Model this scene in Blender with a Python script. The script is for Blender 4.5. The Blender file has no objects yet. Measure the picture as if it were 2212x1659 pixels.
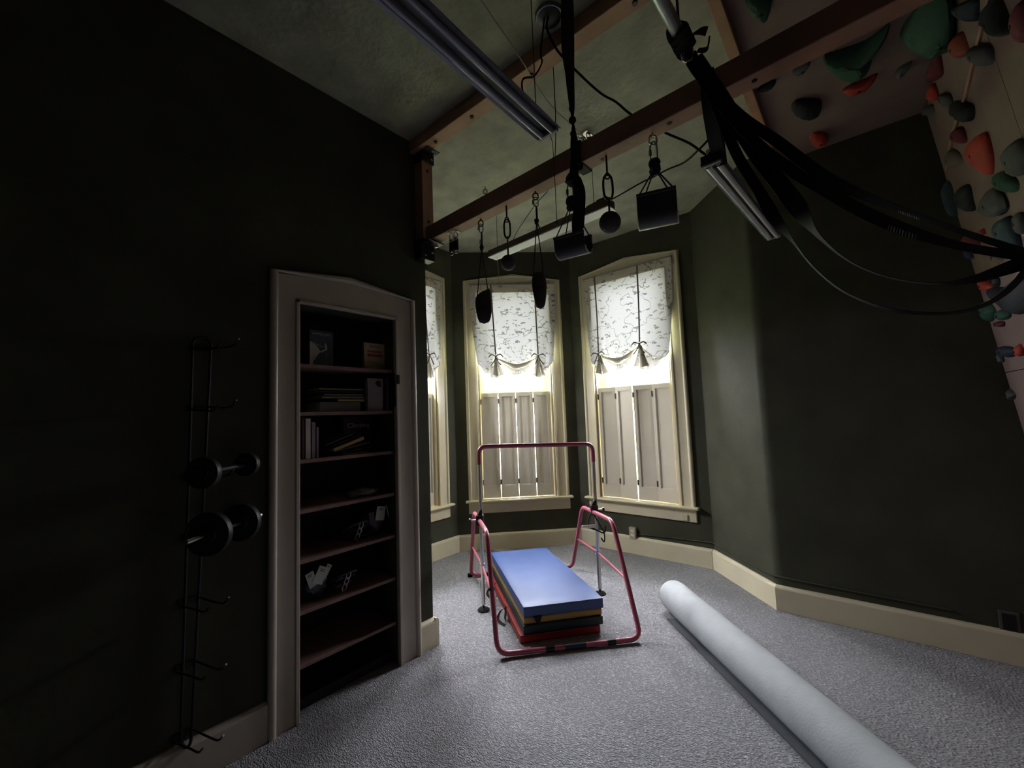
import bpy, bmesh, math, random
from mathutils import Vector, Matrix
random.seed(7)
S = bpy.context.scene
COL = S.collection
PI = math.pi
R2 = math.sqrt(0.5)

# ------------------------------------------------------------------ camera, world, light, exposure
cam_d = bpy.data.cameras.new('camera')
cam_d.sensor_width = 36.0
cam_d.lens = 897.107 / 2212 * 36.0
cam_d.clip_start = 0.02
cam = bpy.data.objects.new('camera', cam_d)
COL.objects.link(cam)
cam.matrix_world = Matrix(((0.762998, 0.077717, 0.641711, 2.27657),
                           (0.645292, -0.033460, -0.763203, -1.86173),
                           (-0.037842, 0.996414, -0.075680, 1.5),
                           (0, 0, 0, 1)))
S.camera = cam

SKY = 165.0
world = bpy.data.worlds.new('overcast_sky')
S.world = world
world.use_nodes = True
bg = world.node_tree.nodes['Background']
# standard overcast sky: three times brighter overhead than at the horizon
_nt = world.node_tree
_tc = _nt.nodes.new('ShaderNodeTexCoord'); _sx = _nt.nodes.new('ShaderNodeSeparateXYZ'); _mr = _nt.nodes.new('ShaderNodeMapRange')
_nt.links.new(_tc.outputs['Generated'], _sx.inputs[0]); _nt.links.new(_sx.outputs['Z'], _mr.inputs['Value'])
_mr.inputs['From Min'].default_value = 0.0; _mr.inputs['From Max'].default_value = 1.0
_mr.inputs['To Min'].default_value = SKY / 3; _mr.inputs['To Max'].default_value = SKY
bg.inputs[0].default_value = (0.94, 0.97, 1.0, 1)
_nt.links.new(_mr.outputs[0], bg.inputs[1])

S.view_settings.view_transform = 'Standard'
S.view_settings.look = 'None'
S.view_settings.gamma = 1.0
S.view_settings.use_curve_mapping = False
S.view_settings.exposure = 0.0
try:
    S.cycles.max_bounces = 12
    S.cycles.diffuse_bounces = 8
    S.cycles.transparent_max_bounces = 16
    S.cycles.sample_clamp_indirect = 6.0
    S.cycles.blur_glossy = 0.5
    S.cycles.caustics_reflective = False
    S.cycles.caustics_refractive = False
    S.cycles.use_denoising = True
except Exception:
    pass

# ------------------------------------------------------------------ materials
MATS = {}
def mat(name, col, rough=0.6, metal=0.0, noise=0.0, nscale=6.0, bump=0.0, bscale=60.0, spec=None, voronoi=False, bdist=0.01):
    m = bpy.data.materials.new(name)
    m.use_nodes = True
    nt = m.node_tree
    b = nt.nodes['Principled BSDF']
    b.inputs['Base Color'].default_value = (*col, 1)
    b.inputs['Roughness'].default_value = rough
    b.inputs['Metallic'].default_value = metal
    if spec is not None:
        b.inputs['Specular IOR Level'].default_value = spec
    tc = nt.nodes.new('ShaderNodeTexCoord')
    if noise > 0:
        n = nt.nodes.new('ShaderNodeTexNoise'); n.inputs['Scale'].default_value = nscale; n.inputs['Detail'].default_value = 5
        nt.links.new(tc.outputs['Object'], n.inputs['Vector'])
        r = nt.nodes.new('ShaderNodeValToRGB')
        r.color_ramp.elements[0].position = 0.3; r.color_ramp.elements[1].position = 0.7
        r.color_ramp.elements[0].color = (*[c * (1 - noise) for c in col], 1)
        r.color_ramp.elements[1].color = (*[min(1, c * (1 + noise)) for c in col], 1)
        nt.links.new(n.outputs['Fac'], r.inputs['Fac'])
        nt.links.new(r.outputs['Color'], b.inputs['Base Color'])
    if bump > 0:
        if voronoi:
            n2 = nt.nodes.new('ShaderNodeTexVoronoi'); n2.inputs['Scale'].default_value = bscale; out = n2.outputs['Distance']
        else:
            n2 = nt.nodes.new('ShaderNodeTexNoise'); n2.inputs['Scale'].default_value = bscale; n2.inputs['Detail'].default_value = 4; out = n2.outputs['Fac']
        nt.links.new(tc.outputs['Object'], n2.inputs['Vector'])
        bp = nt.nodes.new('ShaderNodeBump'); bp.inputs['Strength'].default_value = bump; bp.inputs['Distance'].default_value = bdist
        nt.links.new(out, bp.inputs['Height'])
        nt.links.new(bp.outputs['Normal'], b.inputs['Normal'])
    MATS[name] = m
    return m

M_wall = mat('green_plaster', (0.064, 0.0650, 0.046), 0.72, noise=0.16, nscale=3.4, bump=0.25, bscale=35, bdist=0.004, spec=0.12)
M_ceil = mat('green_ceiling_plaster', (0.42, 0.43, 0.33), 0.7, noise=0.20, nscale=5.5, bump=0.8, bscale=28, bdist=0.008, spec=0.2)
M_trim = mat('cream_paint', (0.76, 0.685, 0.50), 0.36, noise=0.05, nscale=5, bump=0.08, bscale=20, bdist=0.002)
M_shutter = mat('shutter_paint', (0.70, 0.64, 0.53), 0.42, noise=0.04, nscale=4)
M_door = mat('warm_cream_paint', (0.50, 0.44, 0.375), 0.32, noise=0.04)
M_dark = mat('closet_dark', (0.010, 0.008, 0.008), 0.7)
M_shelf = mat('shelf_brown', (0.22, 0.130, 0.115), 0.5, noise=0.2, nscale=10)
M_beam = mat('beam_wood', (0.42, 0.235, 0.145), 0.6, noise=0.22, nscale=5, bump=0.15, bscale=30)
M_beamr = mat('beam_red_wood', (0.34, 0.175, 0.125), 0.6, noise=0.25, nscale=5, bump=0.15, bscale=30)
M_ply = mat('painted_plywood', (0.20, 0.135, 0.118), 0.75, noise=0.08, nscale=6, bump=0.1, bscale=80)
M_black = mat('black_metal', (0.012, 0.012, 0.013), 0.4, metal=0.3)
M_web = mat('black_webbing', (0.008, 0.008, 0.009), 0.8, bump=0.2, bscale=300)
M_rubber = mat('black_rubber', (0.007, 0.007, 0.008), 0.75, spec=0.15)
M_steel = mat('steel', (0.6, 0.6, 0.6), 0.25, metal=1.0)
M_chrome = mat('chrome', (0.70, 0.71, 0.73), 0.28, metal=1.0)
M_galv = mat('galvanised_steel', (0.42, 0.46, 0.48), 0.38, metal=0.9, noise=0.15, nscale=20)
M_rust = mat('rusty_steel', (0.10, 0.065, 0.05), 0.5, metal=0.6)
M_cord = mat('dark_cord', (0.012, 0.014, 0.025), 0.8)
M_bcord = mat('blue_cord', (0.012, 0.022, 0.07), 0.8, bump=0.4, bscale=250)
M_pale = mat('pale_cord', (0.40, 0.38, 0.30), 0.8)
M_stone = mat('weathered_hold_resin', (0.055, 0.048, 0.048), 0.85, noise=0.45, nscale=14, bump=0.5, bscale=45)
M_ball = mat('grey_ball_resin', (0.065, 0.06, 0.062), 0.8, bump=0.3, bscale=90)
M_pvc = mat('dark_grey_pipe', (0.055, 0.055, 0.068), 0.42)
M_pvcedge = mat('cut_pipe_edge', (0.45, 0.45, 0.45), 0.5)
M_lamp = mat('grey_enamel', (0.26, 0.27, 0.33), 0.30, metal=0.45)
M_tube = mat('fluorescent_glass', (0.75, 0.75, 0.78), 0.12)
M_white = mat('white_enamel', (0.86, 0.87, 0.92), 0.35)
M_pink = mat('pink_enamel', (0.44, 0.10, 0.155), 0.28)
M_blue = mat('blue_vinyl', (0.050, 0.095, 0.27), 0.46, noise=0.06, nscale=8, bump=0.25, bscale=14, bdist=0.004)
M_yel = mat('yellow_vinyl', (0.46, 0.27, 0.06), 0.45)
M_green = mat('dark_green_vinyl', (0.006, 0.022, 0.027), 0.42)
M_red = mat('red_vinyl', (0.36, 0.028, 0.022), 0.45)
M_roll = mat('pale_foam_backing', (0.47, 0.50, 0.53), 0.85, noise=0.10, nscale=7, bump=0.35, bscale=90, bdist=0.003)
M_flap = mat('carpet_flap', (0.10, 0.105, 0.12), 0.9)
M_outlet = mat('beige_outlet', (0.42, 0.38, 0.30), 0.4)
M_ext = mat('lawn_outside', (0.12, 0.16, 0.07), 0.9)
M_leaf = mat('leaf', (0.16, 0.26, 0.08), 0.6)
M_bark = mat('bark', (0.16, 0.12, 0.09), 0.9)
M_iron = mat('cast_iron', (0.010, 0.010, 0.011), 0.5)
M_tag = mat('card_white', (0.55, 0.55, 0.50), 0.6)
M_ink = mat('ink', (0.02, 0.02, 0.02), 0.6)

# carpet: looped berber pile
def carpet():
    m = bpy.data.materials.new('grey_loop_carpet'); m.use_nodes = True
    nt = m.node_tree; b = nt.nodes['Principled BSDF']; b.inputs['Roughness'].default_value = 0.95
    b.inputs['Specular IOR Level'].default_value = 0.1
    tc = nt.nodes.new('ShaderNodeTexCoord')
    mp = nt.nodes.new('ShaderNodeMapping'); mp.inputs['Rotation'].default_value = (0, 0, 0.5); mp.inputs['Scale'].default_value = (1.0, 1.9, 1)
    nt.links.new(tc.outputs['Object'], mp.inputs['Vector'])
    v = nt.nodes.new('ShaderNodeTexVoronoi'); v.inputs['Scale'].default_value = 88
    nt.links.new(mp.outputs['Vector'], v.inputs['Vector'])
    n = nt.nodes.new('ShaderNodeTexNoise'); n.inputs['Scale'].default_value = 48; n.inputs['Detail'].default_value = 6
    nt.links.new(tc.outputs['Object'], n.inputs['Vector'])
    big = nt.nodes.new('ShaderNodeTexNoise'); big.inputs['Scale'].default_value = 1.7; big.inputs['Detail'].default_value = 3
    nt.links.new(tc.outputs['Object'], big.inputs['Vector'])
    add = nt.nodes.new('ShaderNodeMath'); add.operation = 'MULTIPLY_ADD'
    nt.links.new(n.outputs['Fac'], add.inputs[0]); add.inputs[1].default_value = 0.9
    nt.links.new(v.outputs['Distance'], add.inputs[2])
    r = nt.nodes.new('ShaderNodeValToRGB')
    r.color_ramp.elements[0].position = 0.45; r.color_ramp.elements[0].color = (0.58, 0.565, 0.585, 1)
    r.color_ramp.elements[1].position = 1.25; r.color_ramp.elements[1].color = (0.27, 0.265, 0.29, 1)
    nt.links.new(add.outputs[0], r.inputs['Fac'])
    mx = nt.nodes.new('ShaderNodeMixRGB'); mx.blend_type = 'MULTIPLY'; mx.inputs['Fac'].default_value = 0.5
    r2 = nt.nodes.new('ShaderNodeValToRGB'); r2.color_ramp.elements[0].color = (0.72, 0.72, 0.74, 1); r2.color_ramp.elements[0].position = 0.35; r2.color_ramp.elements[1].position = 0.65
    nt.links.new(big.outputs['Fac'], r2.inputs['Fac'])
    nt.links.new(r.outputs['Color'], mx.inputs['Color1']); nt.links.new(r2.outputs['Color'], mx.inputs['Color2'])
    nt.links.new(mx.outputs['Color'], b.inputs['Base Color'])
    bp = nt.nodes.new('ShaderNodeBump'); bp.inputs['Strength'].default_value = 0.55; bp.inputs['Distance'].default_value = 0.010; bp.invert = True
    nt.links.new(add.outputs[0], bp.inputs['Height']); nt.links.new(bp.outputs['Normal'], b.inputs['Normal'])
    return m
M_carpet = carpet()

def glass_mat():
    m = bpy.data.materials.new('window_glass'); m.use_nodes = True
    nt = m.node_tree; nt.nodes.remove(nt.nodes['Principled BSDF'])
    o = nt.nodes['Material Output']; t = nt.nodes.new('ShaderNodeBsdfTransparent'); g = nt.nodes.new('ShaderNodeBsdfGlossy'); g.inputs['Roughness'].default_value = 0.02
    x = nt.nodes.new('ShaderNodeMixShader'); x.inputs[0].default_value = 0.06
    nt.links.new(t.outputs[0], x.inputs[1]); nt.links.new(g.outputs[0], x.inputs[2]); nt.links.new(x.outputs[0], o.inputs['Surface'])
    return m
M_glass = glass_mat()

def fabric(name, base, pattern=True, trans=0.027):
    """thin cotton: partly translucent, printed with twigs, leaves and little birds"""
    m = bpy.data.materials.new(name); m.use_nodes = True
    nt = m.node_tree; nt.nodes.remove(nt.nodes['Principled BSDF']); o = nt.nodes['Material Output']
    L = nt.links.new
    d = nt.nodes.new('ShaderNodeBsdfDiffuse'); t = nt.nodes.new('ShaderNodeBsdfTranslucent')
    x = nt.nodes.new('ShaderNodeMixShader'); x.inputs[0].default_value = trans
    L(d.outputs[0], x.inputs[1]); L(t.outputs[0], x.inputs[2]); L(x.outputs[0], o.inputs['Surface'])
    if not pattern:
        d.inputs[0].default_value = (*base, 1); t.inputs[0].default_value = (*base, 1)
        return m
    uv = nt.nodes.new('ShaderNodeTexCoord')
    # branch lines: iso-lines of a noise field
    n = nt.nodes.new('ShaderNodeTexNoise'); n.inputs['Scale'].default_value = 4.6; n.inputs['Detail'].default_value = 2.2
    L(uv.outputs['UV'], n.inputs['Vector'])
    s = nt.nodes.new('ShaderNodeMath'); s.operation = 'SUBTRACT'; L(n.outputs['Fac'], s.inputs[0]); s.inputs[1].default_value = 0.5
    a = nt.nodes.new('ShaderNodeMath'); a.operation = 'ABSOLUTE'; L(s.outputs[0], a.inputs[0])
    lt = nt.nodes.new('ShaderNodeMath'); lt.operation = 'LESS_THAN'; L(a.outputs[0], lt.inputs[0]); lt.inputs[1].default_value = 0.0065
    nb = nt.nodes.new('ShaderNodeTexNoise'); nb.inputs['Scale'].default_value = 3.0
    L(uv.outputs['UV'], nb.inputs['Vector'])
    gt = nt.nodes.new('ShaderNodeMath'); gt.operation = 'GREATER_THAN'; L(nb.outputs['Fac'], gt.inputs[0]); gt.inputs[1].default_value = 0.38
    br = nt.nodes.new('ShaderNodeMath'); br.operation = 'MULTIPLY'; L(lt.outputs[0], br.inputs[0]); L(gt.outputs[0], br.inputs[1])
    # leaves: small stretched cells, only some of them printed
    mp = nt.nodes.new('ShaderNodeMapping'); mp.inputs['Rotation'].default_value = (0, 0, 0.7); mp.inputs['Scale'].default_value = (1, 2.1, 1)
    L(uv.outputs['UV'], mp.inputs['Vector'])
    wn = nt.nodes.new('ShaderNodeTexNoise'); wn.inputs['Scale'].default_value = 30; L(uv.outputs['UV'], wn.inputs['Vector'])
    wm = nt.nodes.new('ShaderNodeVectorMath'); wm.operation = 'SCALE'; wm.inputs['Scale'].default_value = .11; L(wn.outputs['Color'], wm.inputs[0])
    wa = nt.nodes.new('ShaderNodeVectorMath'); wa.operation = 'ADD'; L(mp.outputs['Vector'], wa.inputs[0]); L(wm.outputs[0], wa.inputs[1])
    v = nt.nodes.new('ShaderNodeTexVoronoi'); v.inputs['Scale'].default_value = 15
    L(wa.outputs[0], v.inputs['Vector'])
    l2 = nt.nodes.new('ShaderNodeMath'); l2.operation = 'LESS_THAN'; L(v.outputs['Distance'], l2.inputs[0]); l2.inputs[1].default_value = 0.33
    sp = nt.nodes.new('ShaderNodeSeparateColor'); L(v.outputs['Color'], sp.inputs[0])
    g2 = nt.nodes.new('ShaderNodeMath'); g2.operation = 'GREATER_THAN'; L(sp.outputs[0], g2.inputs[0]); g2.inputs[1].default_value = 0.62
    lf = nt.nodes.new('ShaderNodeMath'); lf.operation = 'MULTIPLY'; L(l2.outputs[0], lf.inputs[0]); L(g2.outputs[0], lf.inputs[1])
    mpb = nt.nodes.new('ShaderNodeMapping'); mpb.inputs['Rotation'].default_value = (0, 0, -0.6); mpb.inputs['Scale'].default_value = (1, 2.4, 1); mpb.inputs['Location'].default_value = (3, 5, 0)
    L(uv.outputs['UV'], mpb.inputs['Vector'])
    wb = nt.nodes.new('ShaderNodeVectorMath'); wb.operation = 'ADD'; L(mpb.outputs['Vector'], wb.inputs[0]); L(wm.outputs[0], wb.inputs[1])
    vb = nt.nodes.new('ShaderNodeTexVoronoi'); vb.inputs['Scale'].default_value = 8
    L(wb.outputs[0], vb.inputs['Vector'])
    l3 = nt.nodes.new('ShaderNodeMath'); l3.operation = 'LESS_THAN'; L(vb.outputs['Distance'], l3.inputs[0]); l3.inputs[1].default_value = 0.25
    sp2 = nt.nodes.new('ShaderNodeSeparateColor'); L(vb.outputs['Color'], sp2.inputs[0])
    g3 = nt.nodes.new('ShaderNodeMath'); g3.operation = 'GREATER_THAN'; L(sp2.outputs[1], g3.inputs[0]); g3.inputs[1].default_value = 0.66
    lfb = nt.nodes.new('ShaderNodeMath'); lfb.operation = 'MULTIPLY'; L(l3.outputs[0], lfb.inputs[0]); L(g3.outputs[0], lfb.inputs[1])
    mx = nt.nodes.new('ShaderNodeMixRGB'); mx.inputs['Color1'].default_value = (*base, 1); mx.inputs['Color2'].default_value = (0.38, 0.36, 0.35, 1); L(br.outputs[0], mx.inputs['Fac'])
    mx2 = nt.nodes.new('ShaderNodeMixRGB'); L(mx.outputs[0], mx2.inputs['Color1']); mx2.inputs['Color2'].default_value = (0.38, 0.38, 0.32, 1); L(lf.outputs[0], mx2.inputs['Fac'])
    mx3 = nt.nodes.new('ShaderNodeMixRGB'); L(mx2.outputs[0], mx3.inputs['Color1']); mx3.inputs['Color2'].default_value = (0.28, 0.31, 0.34, 1); L(lfb.outputs[0], mx3.inputs['Fac'])
    L(mx3.outputs[0], d.inputs[0]); L(mx3.outputs[0], t.inputs[0])
    return m
M_fab = fabric('printed_cotton', (0.85, 0.83, 0.87))
M_fabp = fabric('printed_cotton_lining', (0.80, 0.76, 0.70), True, 0.026)
M_pocket = fabric('rod_pocket_cotton', (0.80, 0.74, 0.62), True, 0.014)
M_lining = fabric('cotton_lining', (0.72, 0.66, 0.58), False, 0.016)
M_ribbon = mat('grey_ribbon', (0.17, 0.15, 0.125), 0.8)

# ------------------------------------------------------------------ mesh helpers
def obj(name, bm, m, parent=None, smooth=False):
    me = bpy.data.meshes.new(name)
    bmesh.ops.recalc_face_normals(bm, faces=bm.faces[:])
    bm.to_mesh(me); bm.free()
    if smooth:
        for p in me.polygons: p.use_smooth = True
        try: me.set_sharp_from_angle(angle=0.7)
        except Exception: pass
    me.materials.append(m)
    o = bpy.data.objects.new(name, me); COL.objects.link(o)
    if parent:
        o.parent = parent
        pm = parent.matrix_world_offset if False else WM[parent.name]
        o.matrix_parent_inverse = pm.inverted()
        WM[o.name] = Matrix.Identity(4)
    else:
        WM[o.name] = Matrix.Identity(4)
    return o
WM = {}
def thing(name, label, cat, loc=(0, 0, 0), group=None):
    o = bpy.data.objects.new(name, None); COL.objects.link(o)
    o.location = loc; o.empty_display_size = 0.05
    WM[o.name] = Matrix.Translation(loc)
    o['label'] = label; o['category'] = cat
    if group: o['group'] = group
    return o
def tag(o, label, cat, group=None):
    o['label'] = label; o['category'] = cat
    if group: o['group'] = group
    return o
def struct(name, bm, m, label=None, parent=None, smooth=False):
    o = obj(name, bm, m, parent, smooth)
    if not parent: o['kind'] = 'structure'
    if label: o['label'] = label
    
    return o
B = bmesh.new
def quad_box(bm, pts):
    """pts: 8 corners, bottom ring then top ring"""
    v = [bm.verts.new(p) for p in pts]
    for f in ((0, 3, 2, 1), (4, 5, 6, 7), (0, 1, 5, 4), (1, 2, 6, 5), (2, 3, 7, 6), (3, 0, 4, 7)):
        bm.faces.new([v[i] for i in f])
    return v
def box(bm, a, b, F=None):
    x0, y0, z0 = a; x1, y1, z1 = b
    p = [(x0, y0, z0), (x1, y0, z0), (x1, y1, z0), (x0, y1, z0), (x0, y0, z1), (x1, y0, z1), (x1, y1, z1), (x0, y1, z1)]
    if F: p = [F(*q) for q in p]
    return quad_box(bm, p)
def bevel(bm, w, seg=2):
    bmesh.ops.bevel(bm, geom=bm.edges[:] , offset=w, segments=seg, profile=0.5, affect='EDGES', clamp_overlap=True)
    return bm
def tube(bm, pts, r, n=8, cap=True, closed=False, taper=None):
    P = [Vector(p) for p in pts]
    rings = []; N = len(P)
    t0 = (P[1] - P[0]).normalized()
    up = Vector((0, 0, 1)) if abs(t0.z) < 0.9 else Vector((1, 0, 0))
    nrm = t0.cross(up).normalized()
    for i in range(N):
        if closed: t = (P[(i + 1) % N] - P[i - 1]).normalized()
        else: t = (P[min(i + 1, N - 1)] - P[max(i - 1, 0)]).normalized()
        nrm = (nrm - t * nrm.dot(t)).normalized()
        b = t.cross(nrm)
        rr = r if taper is None else r * taper[i]
        rings.append([bm.verts.new(P[i] + (nrm * math.cos(2 * PI * k / n) + b * math.sin(2 * PI * k / n)) * rr) for k in range(n)])
    for i in range(N if closed else N - 1):
        A, Bq = rings[i], rings[(i + 1) % N]
        for k in range(n):
            bm.faces.new((A[k], A[(k + 1) % n], Bq[(k + 1) % n], Bq[k]))
    if cap and not closed:
        bm.faces.new(rings[0][::-1]); bm.faces.new(rings[-1])
    return bm
def spline(pts, k=4):
    P = [Vector(p) for p in pts]; out = []
    for i in range(len(P) - 1):
        a, b, c, d = P[max(i - 1, 0)], P[i], P[i + 1], P[min(i + 2, len(P) - 1)]
        for j in range(k):
            t = j / k
            out.append(0.5 * ((2 * b) + (c - a) * t + (2 * a - 5 * b + 4 * c - d) * t * t + (3 * b - a - 3 * c + d) * t ** 3))
    out.append(P[-1]); return out
def rounded(pts, rad, closed=False, k=5):
    P = [Vector(p) for p in pts]; out = []; N = len(P)
    for i in range(N):
        if not closed and i in (0, N - 1): out.append(P[i]); continue
        a, b, c = P[i - 1], P[i], P[(i + 1) % N]
        u = (a - b); v = (c - b); r_ = min(rad, u.length * .45, v.length * .45)
        p0 = b + u.normalized() * r_; p1 = b + v.normalized() * r_
        for j in range(k + 1):
            t = j / k; out.append(p0 * (1 - t) ** 2 + b * 2 * t * (1 - t) + p1 * t * t)
    return out
def lathe(bm, prof, c, axis=(0, 0, 1), n=16):
    """prof: (radius, height) list; around axis through c"""
    ax = Vector(axis).normalized(); u = ax.orthogonal().normalized(); v = ax.cross(u); c = Vector(c)
    rings = []
    for r_, h in prof:
        if r_ < 1e-6: rings.append([bm.verts.new(c + ax * h)])
        else: rings.append([bm.verts.new(c + ax * h + (u * math.cos(2 * PI * k / n) + v * math.sin(2 * PI * k / n)) * r_) for k in range(n)])
    for A, Q in zip(rings, rings[1:]):
        for k in range(n):
            f = [A[k % len(A)], A[(k + 1) % len(A)], Q[(k + 1) % len(Q)], Q[k % len(Q)]]
            g = []
            for w_ in f:
                if w_ not in g: g.append(w_)
            if len(g) > 2: bm.faces.new(g)
    return bm
def cyl(bm, a, b, r_, n=16):
    a = Vector(a); b = Vector(b); h = (b - a).length
    return lathe(bm, [(0, 0), (r_, 0), (r_, h), (0, h)], a, b - a, n)
def sphere(bm, c, r_, n=20, m=12, sq=(1, 1, 1)):
    c = Vector(c); prof = [(math.sin(PI * i / m) * r_, -math.cos(PI * i / m) * r_) for i in range(m + 1)]
    prof[0] = (0, -r_); prof[-1] = (0, r_)
    lathe(bm, prof, (0, 0, 0), (0, 0, 1), n)
    for v in bm.verts:
        pass
    bmesh.ops.translate(bm, verts=bm.verts[-(n * (m - 1) + 2):], vec=c)
    return bm
def prism(bm, poly, F, h0, h1):
    """poly in 2D, F(u,v,h)->3D"""
    a = [bm.verts.new(F(u, v, h0)) for u, v in poly]; b = [bm.verts.new(F(u, v, h1)) for u, v in poly]
    n = len(poly)
    bm.faces.new(a[::-1]); bm.faces.new(b)
    for i in range(n): bm.faces.new((a[i], a[(i + 1) % n], b[(i + 1) % n], b[i]))
    return bm
def ribbon(bm, C_, th=0.003, k=5):
    """C_: list of (centre, halfwidth vector); a thin band with thickness"""
    c = spline([a for a, _ in C_], k); w_ = spline([b for _, b in C_], k)
    rows = []
    for i, (p, q) in enumerate(zip(c, w_)):
        t = (c[min(i + 1, len(c) - 1)] - c[max(i - 1, 0)]).normalized()
        nn = t.cross(q).normalized() * th / 2
        rows.append([bm.verts.new(p - q - nn), bm.verts.new(p + q - nn), bm.verts.new(p + q + nn), bm.verts.new(p - q + nn)])
    for A, Q in zip(rows, rows[1:]):
        for j in range(4): bm.faces.new((A[j], A[(j + 1) % 4], Q[(j + 1) % 4], Q[j]))
    bm.faces.new(rows[0][::-1]); bm.faces.new(rows[-1])
    return bm
def grid(bm, f, nu, nv, uv=None):
    V = [[bm.verts.new(f(i / nu, j / nv)) for i in range(nu + 1)] for j in range(nv + 1)]
    lay = bm.loops.layers.uv.verify() if uv else None
    for j in range(nv):
        for i in range(nu):
            fc = bm.faces.new((V[j][i], V[j][i + 1], V[j + 1][i + 1], V[j + 1][i]))
            if uv:
                for lp, (a, b) in zip(fc.loops, ((i, j), (i + 1, j), (i + 1, j + 1), (i, j + 1))):
                    lp[lay].uv = uv(a / nu, b / nv)
    return bm
def link_ring(bm, c, ax_up, ax_side, hl, hw, r_, n=20):
    """an oval chain link: half length hl, half width hw"""
    c = Vector(c); a = Vector(ax_up); s = Vector(ax_side); pts = []
    for i in range(n):
        t = 2 * PI * i / n
        e = 0.75
        ct, st = math.cos(t), math.sin(t)
        pts.append(c + a * hl * math.copysign(abs(ct) ** e, ct) + s * hw * math.copysign(abs(st) ** e, st))
    return tube(bm, pts, r_, 6, closed=True)

# ------------------------------------------------------------------ room shell
CEIL = 3.46
LX, LY = -0.03, -0.03              # where the left wall ends
CB = Vector((-1.3296, 1.3853, 0)); CCn = Vector((-0.3246, 2.3903, 0)); CD = Vector((1.1024, 2.3903, 0)); CE = Vector((1.6833, 1.8094, 0))
def frame(o, d, n):
    o = Vector(o); d = Vector(d); n = Vector(n)
    return lambda m, z, off: o + d * m + n * off + Vector((0, 0, z))
F_left = frame((-1.3296, -0.0357, 0), (0, 1, 0), (1, 0, 0))
F_corner = frame(CB, (R2, R2, 0), (R2, -R2, 0))
F_far = frame(CCn, (1, 0, 0), (0, -1, 0))
F_diag = frame(CD, (R2, -R2, 0), (-R2, -R2, 0))
F_main = frame(CE, (1, 0, 0), (0, -1, 0))
WL = 1.421
OP0, OP1, OZ0, OZ1 = 0.285, 1.140, 0.545, 3.06     # window opening
T = 0.22
bm = B(); box(bm, (-1.9, -4.8, -0.1), (3.6, 2.9, 0.0)); struct('floor', bm, M_carpet, 'grey looped-pile carpet covering the whole floor')
bm = B(); box(bm, (-1.9, -4.8, CEIL), (3.6, 2.9, CEIL + 0.1)); struct('ceiling', bm, M_ceil, 'rough green plaster ceiling over room and window bay')

def lbox(bm, F, m0, m1, z0, z1, o0, o1):
    return box(bm, (m0, z0, o0), (m1, z1, o1), F)
def window_wall(name, F, e0, e1, label):
    bm = B()
    lbox(bm, F, -e0, OP0, 0, CEIL, -T, 0)
    lbox(bm, F, OP1, WL + e1, 0, CEIL, -T, 0)
    lbox(bm, F, OP0, OP1, 0, OZ0, -T, 0)
    lbox(bm, F, OP0, OP1, OZ1, CEIL, -T, 0)
    struct(name, bm, M_wall, label)
window_wall('wall_bay_left', F_left, 0.3, 0.09, 'dark green bay wall holding the mostly hidden window')
window_wall('wall_bay_corner', F_corner, 0.0, 0.09, 'dark green bay wall behind the pink bar frame')
window_wall('wall_bay_far', F_far, 0.0, 0.09, 'dark green bay wall around the widest-looking window')
LD = (CE - CD).length
bm = B()
rc = 0.10; tl = rc * math.tan(PI / 8)
c0 = CE + Vector((-R2, R2, 0)) * tl; cen = c0 + Vector((R2, R2, 0)) * rc
arc = []
for i in range(9):
    a = math.radians(225 + 45 * i / 8); arc.append((cen.x + rc * math.cos(a), cen.y + rc * math.sin(a)))
poly = [(CD.x, CD.y)] + arc + [(CE.x + tl, CE.y + T)] + [(CD.x + T * R2 + .05, CD.y + T * R2 + .05)]
prism(bm, poly, lambda u, v, h: Vector((u, v, h)), 0, CEIL)
struct('wall_bay_right', bm, M_wall, 'mottled green bay wall lit from the windows', smooth=True)
bm = B(); box(bm, (CE.x + tl, CE.y, 0), (3.6, CE.y + T, CEIL)); struct('wall_far', bm, M_wall, 'dark green wall running behind the roll to the climbing wall')
bm = B(); box(bm, (3.35, -4.8, 0), (3.55, CE.y, CEIL)); struct('wall_right', bm, M_wall, 'dark wall behind the climbing panels')
bm = B(); box(bm, (-0.35, -4.8, 0), (3.35, -4.6, CEIL)); struct('wall_back', bm, M_wall, 'dark wall behind the viewpoint')
NY0, NY1, NZ = -0.905, -0.305, 2.155
bm = B()
box(bm, (-0.17, -4.6, 0), (LX, NY0, CEIL)); box(bm, (-0.17, NY1, 0), (LX, LY, CEIL)); box(bm, (-0.17, NY0, NZ), (LX, NY1, CEIL))
box(bm, (-0.55, -1.1, 0), (-0.45, -0.13, CEIL)); box(bm, (-0.45, -1.1, 0), (-0.17, -1.0, CEIL)); box(bm, (-0.45, -0.2, 0), (-0.17, -0.13, CEIL))
struct('wall_left', bm, M_wall, 'dark green wall with the bookcase doorway and dumbbell rack')
bm = B(); box(bm, (-1.55, -0.13, 0), (-0.17, LY, CEIL)); struct('wall_return', bm, M_wall, 'hidden green return wall of the window bay')

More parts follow.
